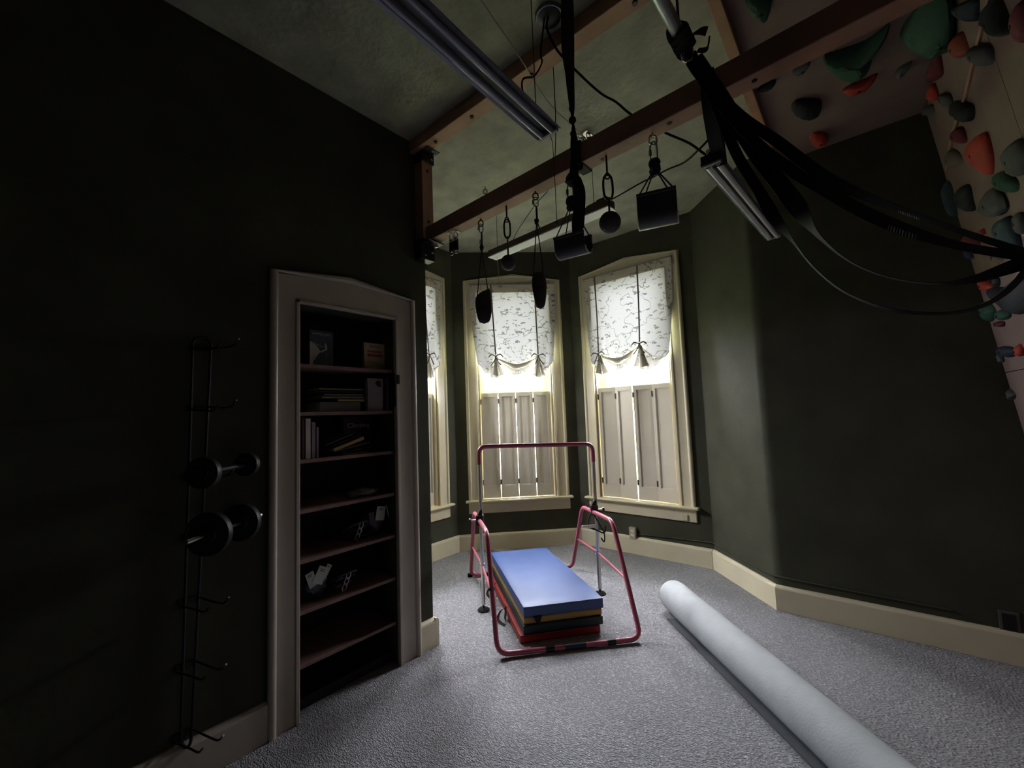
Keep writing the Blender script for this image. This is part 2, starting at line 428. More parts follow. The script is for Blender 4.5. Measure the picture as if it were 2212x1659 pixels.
# baseboards
HB = 0.178; TB = 0.027
def bb_prof(bm, F, m0, m1, c0=0.0, c1=0.0):
    """moulded board: profile in (off, z); c0/c1 mitre slopes"""
    prof = [(0, 0), (TB, 0), (TB, HB - 0.022), (TB - 0.004, HB - 0.012), (0.010, HB - 0.002), (0, HB)]
    a = [bm.verts.new(F(m0 + c0 * o, z, o)) for o, z in prof]; b = [bm.verts.new(F(m1 - c1 * o, z, o)) for o, z in prof]
    n = len(prof)
    bm.faces.new(a[::-1]); bm.faces.new(b)
    for i in range(n): bm.faces.new((a[i], a[(i + 1) % n], b[(i + 1) % n], b[i]))
tn = math.tan(PI / 8)
for nm, F, m0, m1, c0, c1, lb in (
    ('baseboard_bay_left', F_left, 0.0, WL, 0, tn, 'cream baseboard under the mostly hidden bay window'),
    ('baseboard_bay_corner', F_corner, 0, WL, tn, tn, 'cream baseboard behind the blue mat'),
    ('baseboard_bay_far', F_far, 0, WL, tn, tn, 'cream baseboard with the outlet box on it'),
    ('baseboard_bay_right', F_diag, 0, LD, tn, -tn, 'bright cream baseboard on the angled bay wall'),
    ('baseboard_far', F_main, 0, 1.7, -tn, 0, 'dim cream baseboard running off beyond the roll')):
    bm = B(); bb_prof(bm, F, m0, m1, c0, c1); struct(nm, bm, M_trim, lb)
F_lw = frame((LX, -4.6, 0), (0, 1, 0), (1, 0, 0))
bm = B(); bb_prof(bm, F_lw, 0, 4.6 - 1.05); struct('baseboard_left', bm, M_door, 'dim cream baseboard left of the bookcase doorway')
bm = B(); bb_prof(bm, F_lw, 4.6 - 0.165, 4.6 + LY - .001)
F_ret = frame((LX, LY, 0), (-1, 0, 0), (0, 1, 0))
bb_prof(bm, F_ret, -TB, 1.3)
struct('baseboard_return', bm, M_trim, 'short cream baseboard block at the end of the bookcase wall')
# painted cable run above the baseboards
bm = B()
tube(bm, [F_far(0.68, 0.205, 0.008), F_far(1.0, 0.222, 0.008), F_far(1.415, 0.240, 0.010), F_diag(0.05, 0.240, 0.010), F_diag(0.5, 0.232, 0.010), F_diag(LD - .02, 0.236, 0.014), F_main(0.12, 0.236, 0.008), F_main(0.9, 0.232, 0.008)], 0.0065, 6)
tag(obj('wall_cable', bm, M_wall, None, True), 'green painted cable clipped along wall just above the baseboard', 'cable')

# closet doorway casing
YL, YR = -1.046, -0.150
dx = LX
bm = B()
for (a, b_, c, d, o) in ((YL + .018, NY0, 0, NZ, .022), (NY1, YR - .018, 0, NZ, .022)):
    box(bm, (dx, a, c), (dx + o, b_, d))
prism(bm, [(YL + .018, NZ), (YR - .018, NZ), (YR - .018, 2.288), (-0.61, 2.330), (YL + .018, 2.288)], lambda u, v, h: Vector((dx + h, u, v)), 0, 0.022)
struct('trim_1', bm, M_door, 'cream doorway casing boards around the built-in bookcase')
bm = B()
def mould(bm, pts, r_=0.018):
    tube(bm, pts, r_, 10)
tube(bm, [(dx + .018, YL + .016, 0.0), (dx + .018, YL + .016, 2.300), (dx + .018, -0.61, 2.343), (dx + .018, YR - .016, 2.300), (dx + .018, YR - .016, 0.0)], 0.021, 10)
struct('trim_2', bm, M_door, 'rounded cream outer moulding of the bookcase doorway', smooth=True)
bm = B()
for y in (NY0 - .008, NY1 + .008):
    box(bm, (dx + .0, y - .010, 0), (dx + .032, y + .010, NZ + .012))
box(bm, (dx, NY0 - .018, NZ - .004), (dx + .032, NY1 + .018, NZ + .014))
bevel(bm, 0.003, 1)
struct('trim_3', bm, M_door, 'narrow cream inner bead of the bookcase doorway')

# ------------------------------------------------------------------ windows
def rotF(F, m, z, off, ang):
    """frame hinged at (m, off) turned by ang about the vertical"""
    ca, sa = math.cos(ang), math.sin(ang)
    return lambda mm, zz, oo: F(m + mm * ca - oo * sa, z + zz, off + mm * sa + oo * ca)
def make_window(idx, F, label):
    zb = 0.53; zt = 3.115; pk = 3.178; mid = WL / 2 + .005
    w = thing('window_%d' % idx, label, 'window', F(mid, zb, 0)); w['kind'] = 'structure'
    # casing boards
    bm = B(); lbox(bm, F, .150, OP0 - .03, zb, OZ1, 0, .020); lbox(bm, F, OP1 + .03, 1.275, zb, OZ1, 0, .020)
    prism(bm, [(.150, OZ1), (1.275, OZ1), (1.275, zt - .02), (mid, pk - .02), (.150, zt - .02)], lambda u, v, h: F(u, v, h), 0, .020)
    obj('casing', bm, M_trim, w)
    bm = B()
    tube(bm, [F(.150, zb, .012), F(.150, zt - .012, .012), F(mid, pk - .012, .012), F(1.275, zt - .012, .012), F(1.275, zb, .012)], .021, 10)
    obj('outer_moulding', bm, M_trim, w, True)
    bm = B()
    for m0 in (OP0 - .032, OP1 + .008): lbox(bm, F, m0, m0 + .024, zb, OZ1, 0, .032)
    lbox(bm, F, OP0 - .032, OP1 + .032, OZ1 - .024, OZ1, 0, .030)
    bevel(bm, .003, 1); obj('inner_bead', bm, M_trim, w)
    bm = B()   # jamb lining
    lbox(bm, F, OP0 - .002, OP0 + .012, OZ0, OZ1, -T, .010); lbox(bm, F, OP1 - .012, OP1 + .002, OZ0, OZ1, -T, .010)
    lbox(bm, F, OP0, OP1, OZ1 - .012, OZ1 + .001, -T, .010); lbox(bm, F, OP0, OP1, OZ0 - .001, OZ0 + .012, -T, .005)
    lbox(bm, F, OP0 + .012, OP0 + .028, OZ0, OZ1, -.085, -.070); lbox(bm, F, OP1 - .028, OP1 - .012, OZ0, OZ1, -.085, -.070)
    obj('jamb', bm, M_trim, w)
    bm = B(); lbox(bm, F, .095, 1.330, zb, zb + .026, -.01, .072); bevel(bm, .010, 3); obj('sill', bm, M_trim, w, True)
    bm = B(); lbox(bm, F, .128, 1.297, .405, zb, 0, .022); lbox(bm, F, .135, 1.290, .512, zb, .02, .034); bevel(bm, .004, 1); obj('apron', bm, M_trim, w)
    # sashes
    def sash(z0, z1, o0, o1, nm):
        bm = B()
        lbox(bm, F, OP0 + .012, OP0 + .065, z0, z1, o0, o1); lbox(bm, F, OP1 - .065, OP1 - .012, z0, z1, o0, o1)
        lbox(bm, F, OP0 + .065, OP1 - .065, z0, z0 + .05, o0, o1); lbox(bm, F, OP0 + .065, OP1 - .065, z1 - .045, z1, o0, o1)
        s = obj(nm, bm, M_trim, w)
        bm = B(); lbox(bm, F, OP0 + .06, OP1 - .06, z0 + .045, z1 - .04, (o0 + o1) / 2 - .002, (o0 + o1) / 2 + .002)
        obj('glass_pane', bm, M_glass, s)
    sash(OZ0 + .012, 1.80, -.125, -.088, 'lower_sash')
    sash(1.755, OZ1 - .012, -.170, -.133, 'upper_sash')
    pd = bpy.data.lights.new('daylight_portal', 'AREA'); pd.shape = 'RECTANGLE'; pd.size = OP1 - OP0; pd.size_y = 0.42
    pd.cycles.is_portal = True
    po = bpy.data.objects.new('daylight_portal', pd); COL.objects.link(po)
    c = F((OP0 + OP1) / 2, 1.98, -T - .01); nn = F(0, 0, 1) - F(0, 0, 0)
    po.matrix_world = Matrix.Translation(c) @ nn.to_track_quat('-Z', 'Y').to_matrix().to_4x4()
    return w
make_window(1, F_left, 'tall cream window whose left half hides behind the bookcase wall')
make_window(2, F_corner, 'tall cream window seen straight on behind the pink bar')
make_window(3, F_far, 'tall cream window nearest the pale angled bay wall')

def make_shutters(F, angs, label, lifts=(0, 0, 0, 0)):
    z0, z1 = .562, 1.772
    t = thing('window_shutters', label, 'shutters', F(WL / 2, z0, -.03), 'half-height shutters in the bay windows')
    W_ = (OP1 - OP0 - .028) / 4
    for i in range(4):
        m0 = OP0 + .014 + i * W_ + .0025; wd = W_ - .005
        ang = angs[i]
        if ang >= 0: G = rotF(F, m0, 0, -.045, ang)
        else:
            ca = math.cos(ang); G = rotF(F, m0 + wd - wd * ca, 0, -.045 - wd * math.sin(ang), ang)
        bm = B(); st = .034
        lbox(bm, G, 0, st, z0, z1, 0, .024); lbox(bm, G, wd - st, wd, z0, z1, 0, .024)
        lbox(bm, G, st, wd - st, z0, z0 + .135, 0, .024); lbox(bm, G, st, wd - st, z1 - .045, z1, 0, .024)
        leaf = obj('shutter_leaf', bm, M_shutter, t)
        bm = B(); lbox(bm, G, st - .002, wd - st + .002, z0 + .13, z1 - .04, .004, .012)
        obj('recessed_panel', bm, M_shutter, leaf)
        bm = B()
        for a, b_, c, d in ((st, st + .007, z0 + .135, z1 - .045), (wd - st - .007, wd - st, z0 + .135, z1 - .045), (st, wd - st, z0 + .135, z0 + .142), (st, wd - st, z1 - .052, z1 - .045)):
            lbox(bm, G, a, b_, c, d, .010, .019)
        obj('panel_bead', bm, M_shutter, leaf)
        for zz in (z0 + .15, z1 - .13):
            bm = B(); lbox(bm, G, -.005, .006, zz, zz + .06, .018, .028); tube(bm, [G(-.003, zz, .028), G(-.003, zz + .06, .028)], .004, 6)
            obj('hinge', bm, M_rust, leaf)
    return t
make_shutters(F_left, (0, .03, 0, -.03), 'cream folding shutters seen edge-on beside the bookcase wall')
make_shutters(F_corner, (.02, -.03, .03, -.02), 'four cream shutter leaves with bright slits, behind the pink bar')
make_shutters(F_far, (-.14, .12, -.09, .11), 'cream shutter leaves, last one darker, beside pale bay wall')

def make_shade(F, ties, label, seed, outer=(2.125, 2.115), midz=2.055, lows=(1.945, 1.965)):
    """tie-up shade. ties: [(m, z), (m, z)]"""
    rnd = random.Random(seed)
    ml, mr = .212, 1.222; ztop = 3.052; zpk = 2.955
    t = thing('tie_up_shade', label, 'window shade', F(WL / 2, ztop, .04), 'printed shades gathered up with ribbons')
    (t1, z1), (t2, z2) = ties
    u1 = (t1 - ml) / (mr - ml); u2 = (t2 - ml) / (mr - ml)
    def bottom(u, sag=1.0):
        if u < u1: s = u / u1; return outer[0] + (z1 - outer[0]) * s ** 1.3 - .090 * sag * math.sin(PI * s ** .9)
        if u > u2: s = (1 - u) / (1 - u2); return outer[1] + (z2 - outer[1]) * s ** 1.3 - .090 * sag * math.sin(PI * s ** .9)
        s = (u - u1) / (u2 - u1); base = z1 + (z2 - z1) * s
        return base - (min(z1, z2) - midz) * sag * (1 - abs(2 * s - 1) ** 1.7)
    def edge(v): return .085 * max(0, (v - .15)) ** 1.7
    def f(u, v):
        z = ztop + (bottom(u) - ztop) * v
        inset = edge(v)
        m = ml + inset + (mr - ml - 2 * inset) * u
        d1 = abs(u - u1); d2 = abs(u - u2); d = min(d1, d2)
        puff = .050 * max(0, v - .45) * 1.8 * min(1, d * 7)
        fold = .004 * math.sin(u * 26 + seed) * v + .010 * v ** 3 * math.sin(u * 47 + v * 5) * max(0, 1 - d * 4)
        crease = sum(-.004 * math.exp(-((u - c) / .008) ** 2) for c in (.25, .5, .75))
        return F(m, z, .030 + puff + fold + crease)
    uvo = rnd.random() * 5
    bm = B(); grid(bm, f, 56, 44, lambda u, v: (u + uvo, (ztop - (ztop + (bottom(u) - ztop) * v)) + uvo * .3))
    obj('shade_panel', bm, M_fab, t, True)
    # header band: rod pocket
    bm = B(); grid(bm, lambda u, v: F(ml - .004 + (mr - ml + .008) * u, ztop + .006 - (ztop + .006 - zpk) * v, .040 + .006 * math.sin(v * PI)), 30, 3, lambda u, v: (u * 1.0, v * .1 + 2))
    lbox(bm, F, ml - .004, mr + .004, ztop - .004, ztop + .008, .010, .044)
    obj('rod_pocket', bm, M_pocket, t, True)
    # turned-up hem and lining swags
    def swag(a, b, za, zb, s0, s1, m_, name, o0, skew=1.0):
        bm = B()
        def g(u, v):
            s = u; top = za + (zb - za) * s; k = (1 - abs(2 * s - 1) ** 1.6)
            z = top - k * (s0 + (s1 - s0) * v) - .004 * v
            wob = .006 * math.sin(u * 21 + seed * 3)
            return F(a + (b - a) * u, z + wob * v, o0 + .030 * math.sin(v * PI) * k + .02 * k)
        grid(bm, g, 30, 5, lambda u, v: (u * .5 + 3, v * .15 + 1)); obj(name, bm, m_, t, True)
    sg = min(z1, z2) - midz
    swag(t1, t2, z1, z2, sg * .72, sg * 1.12, M_lining, 'hem_fold', .075)
    swag(t1 + .01, t2 - .01, z1 - .004, z2 - .004, sg * 1.05, sg * 1.75, M_fabp, 'lining_swag', .055)
    for side in (0, 1):
        bm = B()
        def g(u, v, side=side):
            # u: 0 at the outer edge, 1 at the tie
            uu = u1 * u if side == 0 else 1 - (1 - u2) * u
            e_ = .085 * .85 ** 1.7
            m = ml + e_ + (mr - ml - 2 * e_) * uu
            top = bottom(uu) + .012
            low = outer[side] - .010 - (outer[side] - lows[side]) * math.sin(PI / 2 * min(1, u * 1.15)) + .010 * math.sin(u * 19 + seed)
            low = min(low, top - .004)
            return F(m, top + (low - top) * v, .064 + .030 * math.sin(PI * v) * math.sin(PI * min(1, u + .1)) + .004 * math.sin(u * 33))
        grid(bm, g, 26, 6, lambda u, v: (u * .3 + 1, v * .15 + 4)); obj('lining_lobe', bm, M_fabp, t, True)
    # ribbons, bows and gathered tails
    for k, (m, z) in enumerate(ties):
        mt = m - .03 + k * .03
        bm = B(); ribbon(bm, [(F(mt, ztop - .0, .046), (F(.009, 0, 0) - F(0, 0, 0))), (F((mt + m) / 2, (ztop + z) / 2, .062), (F(.008, 0, 0) - F(0, 0, 0))), (F(m, z + .02, .100), (F(.007, 0, 0) - F(0, 0, 0)))], .0015)
        obj('ribbon', bm, M_ribbon, t)
        bm = B(); sphere(bm, F(m, z, .110), .013, 8, 6)
        for sgn in (-1, 1):
            a = F(m, z, .112)
            L1 = F(m + sgn * .050, z + .012 + .010 * rnd.random(), .125); L2 = F(m + sgn * .085, z - .012, .120)
            ribbon(bm, [(a, Vector((0, 0, .004))), (L1, Vector((0, 0, .008))), (L2, Vector((0, 0, .008)))], .0015)
            E1 = F(m + sgn * .020, z - .055, .125); E2 = F(m + sgn * (.045 + .02 * rnd.random()), z - .105, .120)
            ribbon(bm, [(a, F(.004, 0, 0) - F(0, 0, 0)), (E1, F(.008, 0, 0) - F(0, 0, 0)), (E2, F(.008, .003, 0) - F(0, 0, 0))], .0015)
        obj('bow', bm, M_ribbon, t, True)
        bm = B(); hl = .215 + .02 * k; lean = .025 if k == 0 else -.005
        def tail(u, v, m=m, z=z, hl=hl, lean=lean):
            wd = .012 + .075 * v ** 1.2
            return F(m + lean * v + (u - .5) * wd * 2, z - .008 - hl * v + .012 * math.sin(u * 9) * v, .085 + .022 * math.sin(u * 4 * PI) * (.4 + v))
        grid(bm, tail, 22, 8, lambda u, v: (u * .15 + 2.5, v * .2)); obj('gathered_tail', bm, M_fabp, t, True)
    return t
make_shade(F_left, [(.489, 2.18), (.982, 2.18)], 'printed shade edge with pinkish tint beside the bookcase wall', 3)
make_shade(F_corner, [(.489, 2.185), (.982, 2.180)], 'white bird-print tie-up shade on window behind the two hanging stone grips', 5)
make_shade(F_far, [(.388, 2.145), (.869, 2.195)], 'white twig-print tie-up shade with uneven bows on window by pale bay wall', 9, outer=(2.09, 2.085), midz=2.02, lows=(1.920, 1.930))

# outside: lawn and a shrub beyond the glass
bm = B(); box(bm, (-40, -40, -0.7), (40, 40, -0.6)); struct('ground', bm, M_ext, 'lawn outside the bay windows')
t = thing('tree', 'leafy branches seen in strip of glass above the shutters by pale bay wall', 'tree', (1.0, 5.6, -0.6))
bm = B(); tube(bm, spline([(1.0, 5.6, -.6), (1.0, 5.55, .6), (.9, 5.6, 1.5), (.95, 5.6, 2.4)], 4), .05, 8, taper=[1 - .05 * i for i in range(13)])
for a in range(7):
    an = a * .9; tube(bm, [(.93, 5.6, 1.1 + a * .15), (.93 + .4 * math.cos(an), 5.6 + .4 * math.sin(an), 1.5 + a * .15), (.93 + .8 * math.cos(an), 5.6 + .8 * math.sin(an), 1.7 + a * .15)], .012, 5)
obj('trunk', bm, M_bark, t, True)
bm = B(); rnd = random.Random(2)
for i in range(420):
    a = rnd.random() * 2 * PI; r_ = rnd.random() ** .6 * 1.0
    c = Vector((.95 + r_ * math.cos(a), 5.6 + r_ * math.sin(a) * .7, 1.25 + rnd.random() * 1.3))
    d = Vector((rnd.gauss(0, 1), rnd.gauss(0, 1), rnd.gauss(0, .5))).normalized(); s = d.orthogonal().normalized()
    l_ = .03 + .02 * rnd.random()
    bm.faces.new([bm.verts.new(c - d * l_), bm.verts.new(c + s * l_ * .4), bm.verts.new(c + d * l_), bm.verts.new(c - s * l_ * .4)])
lv = obj('foliage', bm, M_leaf, t); lv['kind'] = 'stuff'

# outlets
t = thing('outlet_box', 'beige surface outlet box on baseboard below window by pale bay wall', 'outlet', F_far(.636, .22, .02))
bm = B(); lbox(bm, F_far, .600, .672, .160, .275, 0, .040); bevel(bm, .004, 2); obj('box', bm, M_outlet, t)
for z in (.185, .225):
    bm = B(); lbox(bm, F_far, .618, .654, z, z + .026, .038, .0425); obj('socket', bm, M_trim, t)
t = thing('sill_switch', 'small painted switch box on apron under window by pale bay wall', 'switch', F_far(1.19, .45, .03))
bm = B(); lbox(bm, F_far, 1.155, 1.215, .418, .478, .020, .036); bevel(bm, .003, 1); obj('box', bm, M_trim, t)
t = thing('outlet_plate', 'dark outlet with pale frame low on wall beyond the roll', 'outlet', (2.813, 1.79, .23))
bm = B(); lbox(bm, F_main, 1.09, 1.17, .165, .285, 0, .008); bevel(bm, .002, 1); obj('plate', bm, mat('dark_plate', (0.10, 0.09, 0.08), 0.4), t)
bm = B(); lbox(bm, F_main, 1.103, 1.157, .180, .270, .008, .011); obj('insert', bm, M_black, t)

# ------------------------------------------------------------------ beams and ceiling rig
def plank_obj(name, a, b, w_, h_, m, label, dz=0.0):
    """beam along x from a to b, rising dz"""
    t = thing(name, label, 'beam', a)
    bm = B(); x0, y0, z0 = a; x1 = b
    quad_box(bm, [(x0, y0, z0), (x1, y0, z0 + dz), (x1, y0 + w_, z0 + dz), (x0, y0 + w_, z0), (x0, y0, z0 + h_), (x1, y0, z0 + dz + h_), (x1, y0 + w_, z0 + dz + h_), (x0, y0 + w_, z0 + h_)])
    bevel(bm, .003, 1); obj('timber', bm, m, t)
    return t
t = plank_obj('ceiling_beam', (LX, -.150, 3.372), 3.3, .095, CEIL - 3.372, M_beam, 'tan timber beam bolted flat against ceiling, above the hanging-grip beam')
for x in (.20, .55, 1.02, 1.62, 2.1):
    bm = B(); cyl(bm, (x, -.10, 3.362), (x, -.10, 3.374), .012, 10); obj('bolt', bm, M_black, t)
B2Z = lambda x: 2.716 + .0265 * x
t = plank_obj('hanging_beam', (-.0, -.090, 2.716), 3.3, .090, .105, M_beamr, 'dark reddish timber beam carrying the row of hanging climbing grips', dz=.0265 * 3.3)
for x, y in ((1.38, -.03), (1.72, -.05), (2.05, -.05)):
    bm = B(); cyl(bm, (x, y, B2Z(x) - .003), (x, y, B2Z(x) + .003), .010, 8); obj('knot', bm, M_black, t)
t = thing('wall_post', 'red-brown timber post on wall end joining both ceiling beams', 'post', (0, -.06, 2.6))
bm = B(); box(bm, (LX, -.108, 2.74), (.058, -.016, 3.375)); bevel(bm, .003, 1); obj('timber', bm, M_beamr, t)
for z in (2.87, 3.24):
    bm = B(); cyl(bm, (.05, -.062, z), (.062, -.062, z), .010, 8); obj('bolt', bm, M_black, t)
def bracket(z, label, flip):
    t = thing('corner_bracket', label, 'bracket', (.03, -.07, z), 'black steel corner brackets on the timber post')
    bm = B()
    s = 1 if flip else -1
    box(bm, (LX + .002, -.118, z - .035), (.068, -.006, z + .035)); 
    box(bm, (LX + .004, -.118, z + (.030 if not flip else -.036)), (.135, -.006, z + (.036 if not flip else -.030)))
    bevel(bm, .003, 1); obj('plate', bm, M_black, t)
    for (x, y) in ((.09, -.09), (.09, -.03), (.115, -.06)):
        bm = B(); zz = z + (.030 if not flip else -.036); cyl(bm, (x, y, zz - .008), (x, y, zz), .009, 8); obj('bolt', bm, M_steel, t)
    for (y, dz_) in ((-.09, 0), (-.035, -.01)):
        bm = B(); cyl(bm, (.066, y, z + dz_), (.078, y, z + dz_), .009, 8); obj('bolt', bm, M_steel, t)
bracket(3.335, 'black steel corner bracket at top of the timber post', False)
t = thing('corner_bracket', 'black steel corner bracket at bottom of post under the dark beam', 'bracket', (.03, -.07, 2.68))
bm = B(); box(bm, (LX + .002, -.125, 2.60), (.050, -.004, 2.74)); box(bm, (LX + .004, -.125, 2.702), (.135, .012, 2.710)); box(bm, (.03, -.125, 2.64), (.036, -.02, 2.74)); bevel(bm, .004, 1); obj('plate', bm, M_black, t)
for (x, y, z) in ((.09, -.02, 2.700), (.10, -.07, 2.700), (.05, -.03, 2.66), (.05, -.09, 2.63)):
    bm = B(); cyl(bm, (x, y, z - .012), (x, y, z), .010, 8); obj('bolt', bm, M_steel, t)

# hanging grips --------------------------------------------------------
YB = -.045
def eye(t, x, z_beam, drop, m=M_rust, r_=.016, stem=.0):
    bm = B(); cyl(bm, (x, YB, z_beam - drop + r_), (x, YB, z_beam + .002), .0045, 8); obj('eye_bolt', bm, m, t)
    bm = B(); link_ring(bm, (x, YB, z_beam - drop), (0, 0, 1), (.8, .6, 0), r_ * 1.15, r_ * .9, .0042); obj('eye_ring', bm, m, t, True)
def quick(t, x, z0, z1, m=M_steel, name='quick_link', hw=.013, side=(.75, .66, 0)):
    bm = B(); link_ring(bm, (x, YB, (z0 + z1) / 2), (0, 0, 1), side, (z0 - z1) / 2, hw, .0043)
    s = Vector(side) * hw
    cyl(bm, Vector((x, YB, (z0 + z1) / 2 - .014)) - s, Vector((x, YB, (z0 + z1) / 2 + .014)) - s, .0075, 6)
    obj(name, bm, m, t, True)
def knot(t, x, z, m, s=.014, n=4):
    bm = B()
    for i in range(n):
        a = i * 1.3; pts = []
        for k in range(10):
            q = 2 * PI * k / 10
            pts.append((x + s * math.cos(q) * math.cos(a), YB + s * math.cos(q) * math.sin(a), z + s * .9 * math.sin(q) + (i - n / 2) * s * .35))
        tube(bm, pts, s * .38, 6, closed=True)
    obj('knot', bm, m, t, True)
def cords(t, pairs, m, r_=.003):
    for pts in pairs:
        bm = B(); tube(bm, pts, r_, 6); obj('cord', bm, m, t, True)

def stone_grip(x, zt, zb, wd, th, label, cords_top, asym):
    zbm = B2Z(x)
    t = thing('hanging_grip', label, 'climbing grip', (x, YB, zb), 'climbing grips hung from the dark beam')
    eye(t, x, zbm, .030)
    quick(t, x, zbm - .036, zbm - .090)
    kz = cords_top
    cords(t, [[(x, YB, zbm - .084), (x, YB, kz)], [(x + .004, YB + .003, zbm - .084), (x + .004, YB + .003, kz)]], M_cord)
    knot(t, x, kz, M_cord, .010, 4)
    if asym: cords(t, [[(x, YB, kz), (x - .012, YB, kz + .03), (x - .010, YB, kz + .055)]], M_cord)
    else: cords(t, [[(x + .002, YB, kz), (x + .012, YB, kz - .03), (x + .020, YB, kz - .05)]], M_cord)
    d = Vector((.76, .65, 0))
    e1 = Vector((x, YB, 0)) - d * wd * .40; e2 = Vector((x, YB, 0)) + d * wd * .34
    z1 = zt - (.012 if asym else .0); z2 = zt + (.010 if asym else -.0)
    cords(t, [[(x, YB, kz), (e1.x, e1.y, z1 - .03)], [(x, YB, kz), (e2.x, e2.y, z2 - .03)]], M_cord)
    bm = B(); n = 18; H = zt - zb; rows = []
    prof = [(0, .05), (.06, .62), (.16, .80), (.35, .96), (.6, 1.0), (.78, .98), (.92, .93), (1.0, .80)] if asym else [(0, .05), (.05, .50), (.14, .68), (.35, .86), (.6, 1.0), (.8, .98), (.92, .84), (1.0, .5)]
    nrm = Vector((-d.y, d.x, 0))
    for h, s in prof:
        ring = []
        for k in range(n):
            a = 2 * PI * k / n
            ca, sa = math.cos(a), math.sin(a)
            ex = .75
            px = math.copysign(abs(ca) ** ex, ca) * wd / 2 * s * (1 + .04 * math.sin(a * 3 + h * 6)); py = math.copysign(abs(sa) ** ex, sa) * th / 2 * s
            z = zb + H * h + (.022 * ca * (h ** 3) if asym else 0)
            ring.append(bm.verts.new(Vector((x, YB, 0)) + d * px + nrm * py + Vector((0, 0, z))))
        rows.append(ring)
    for A, Q in zip(rows, rows[1:]):
        for k in range(n): bm.faces.new((A[k], A[(k + 1) % n], Q[(k + 1) % n], Q[k]))
    bm.faces.new(rows[0][::-1]); bm.faces.new(rows[-1])
    obj('grip_body', bm, M_stone, t, True)
stone_grip(.545, 2.262, 2.066, .098, .055, 'dark slanted-top stone-like grip on long cords, first hanging grip from wall', 2.545, True)
stone_grip(.972, 2.275, 2.074, .080, .050, 'narrow oval stone-like grip on long cords between ball and half pipe', 2.570, False)

def ball_grip(x, zc, r_, drop, label, q0, q1, bigq=.018):
    zbm = B2Z(x)
    t = thing('hanging_ball', label, 'climbing grip', (x, YB, zc), 'climbing grips hung from the dark beam')
    bm = B(); cyl(bm, (x, YB, zbm - drop + .012), (x, YB, zbm + .002), .005, 8); obj('eye_bolt', bm, M_rust, t)
    bm = B(); link_ring(bm, (x, YB, zbm - drop), (0, 0, 1), (.8, .6, 0), .014, .010, .004); obj('eye_ring', bm, M_rust, t, True)
    bm = B(); link_ring(bm, (x, YB, (q0 + q1) / 2), (.0, .0, 1), (.75, .66, 0), (q0 - q1) / 2, bigq, .0058)
    obj('carabiner', bm, M_black, t, True)
    bm = B(); link_ring(bm, (x, YB, q1 - .010), (0, 0, 1), (.66, -.75, 0), .017, .011, .0045); cyl(bm, (x, YB, zc + r_ - .004), (x, YB, q1 - .02), .005, 8); obj('ball_eye', bm, M_rust, t, True)
    bm = B(); sphere(bm, (x, YB, zc), r_, 28, 18); obj('ball', bm, M_ball, t, True)
ball_grip(.757, 2.392, .0455, .085, 'smaller dark ball grip hung below a black carabiner, nearer the wall', 2.652, 2.540)
ball_grip(1.408, 2.415, .0520, .105, 'larger dark ball grip hung between the two half-pipe grips', 2.655, 2.530, .023)

def half_pipe(x, zt, R_, side, L_, label, tilt, kz, ang=0.0):
    zbm = B2Z(x)
    t = thing('half_pipe_grip', label, 'climbing grip', (x, YB, zt - side - R_), 'climbing grips hung from the dark beam')
    eye(t, x, zbm, .036, M_steel, .019)
    quick(t, x, zbm - .045, kz + .012, hw=.015, side=(.95, .3, 0))
    knot(t, x, kz, M_bcord, .020, 6)
    ax = Vector((math.cos(ang), math.sin(ang), 0)); cr = Vector((-ax.y, ax.x, 0)); c = Vector((x, YB, 0))
    Rm = Matrix.Rotation(tilt, 4, ax)
    prof = []
    w_ = .007
    pts = [(-R_, zt)] + [(-R_ * math.cos(PI * i / 14), zt - side - R_ * math.sin(PI * i / 14)) for i in range(15)] + [(R_, zt)]
    inn = [(p[0] * (R_ - w_) / R_, p[1] + (0 if i in (0, len(pts) - 1) else w_ * math.sin(PI * (i - 1) / 14))) for i, p in enumerate(pts)]
    piv = Vector((0, 0, zt))
    def place(s, q, l): 
        v = cr * q[0] + Vector((0, 0, q[1])) - piv; v = Rm @ v; return c + piv + v + ax * l
    bm = B(); poly = pts + inn[::-1]
    a = [bm.verts.new(place(0, q, -L_ / 2)) for q in poly]; b = [bm.verts.new(place(0, q, L_ / 2)) for q in poly]; n = len(poly)
    for i in range(n): bm.faces.new((a[i], a[(i + 1) % n], b[(i + 1) % n], b[i]))
    np_ = len(pts)
    for i in range(np_ - 1):
        bm.faces.new((a[i], a[i + 1], a[n - 2 - i], a[n - 1 - i])); bm.faces.new((b[i + 1], b[i], b[n - 1 - i], b[n - 2 - i]))
    obj('half_pipe', bm, M_pvc, t, True)
    bm = B()
    for l in (-L_ / 2, L_ / 2):
        tube(bm, [place(0, ((p[0] + q[0]) / 2, (p[1] + q[1]) / 2), l) for p, q in zip(pts[3:-3], inn[3:-3])], .0042, 6)
    obj('cut_edge', bm, M_pvcedge, t, True)
    for sgn in (-1, 1):
        bm = B(); tube(bm, [place(0, (sgn * (R_ - .003), zt), -L_ / 2), place(0, (sgn * (R_ - .003), zt), L_ / 2)], .009, 10); obj('rim_rod', bm, M_pvc, t, True)
    for sgn in (-1, 1):
        for l in (-1, 1):
            bm = B(); tube(bm, [(x, YB, kz - .01), place(0, (sgn * (R_ - .003), zt), l * L_ * .44)], .0034, 6); obj('cord', bm, M_bcord, t, True)
half_pipe(1.196, 2.405, .055, .045, .165, 'dark half-pipe grip partly behind the black strap tail', 0.10, 2.592, .12)
half_pipe(1.640, 2.452, .055, .080, .165, 'larger-looking dark half-pipe grip next to the shop light at the bands', 0.0, 2.600, .30)

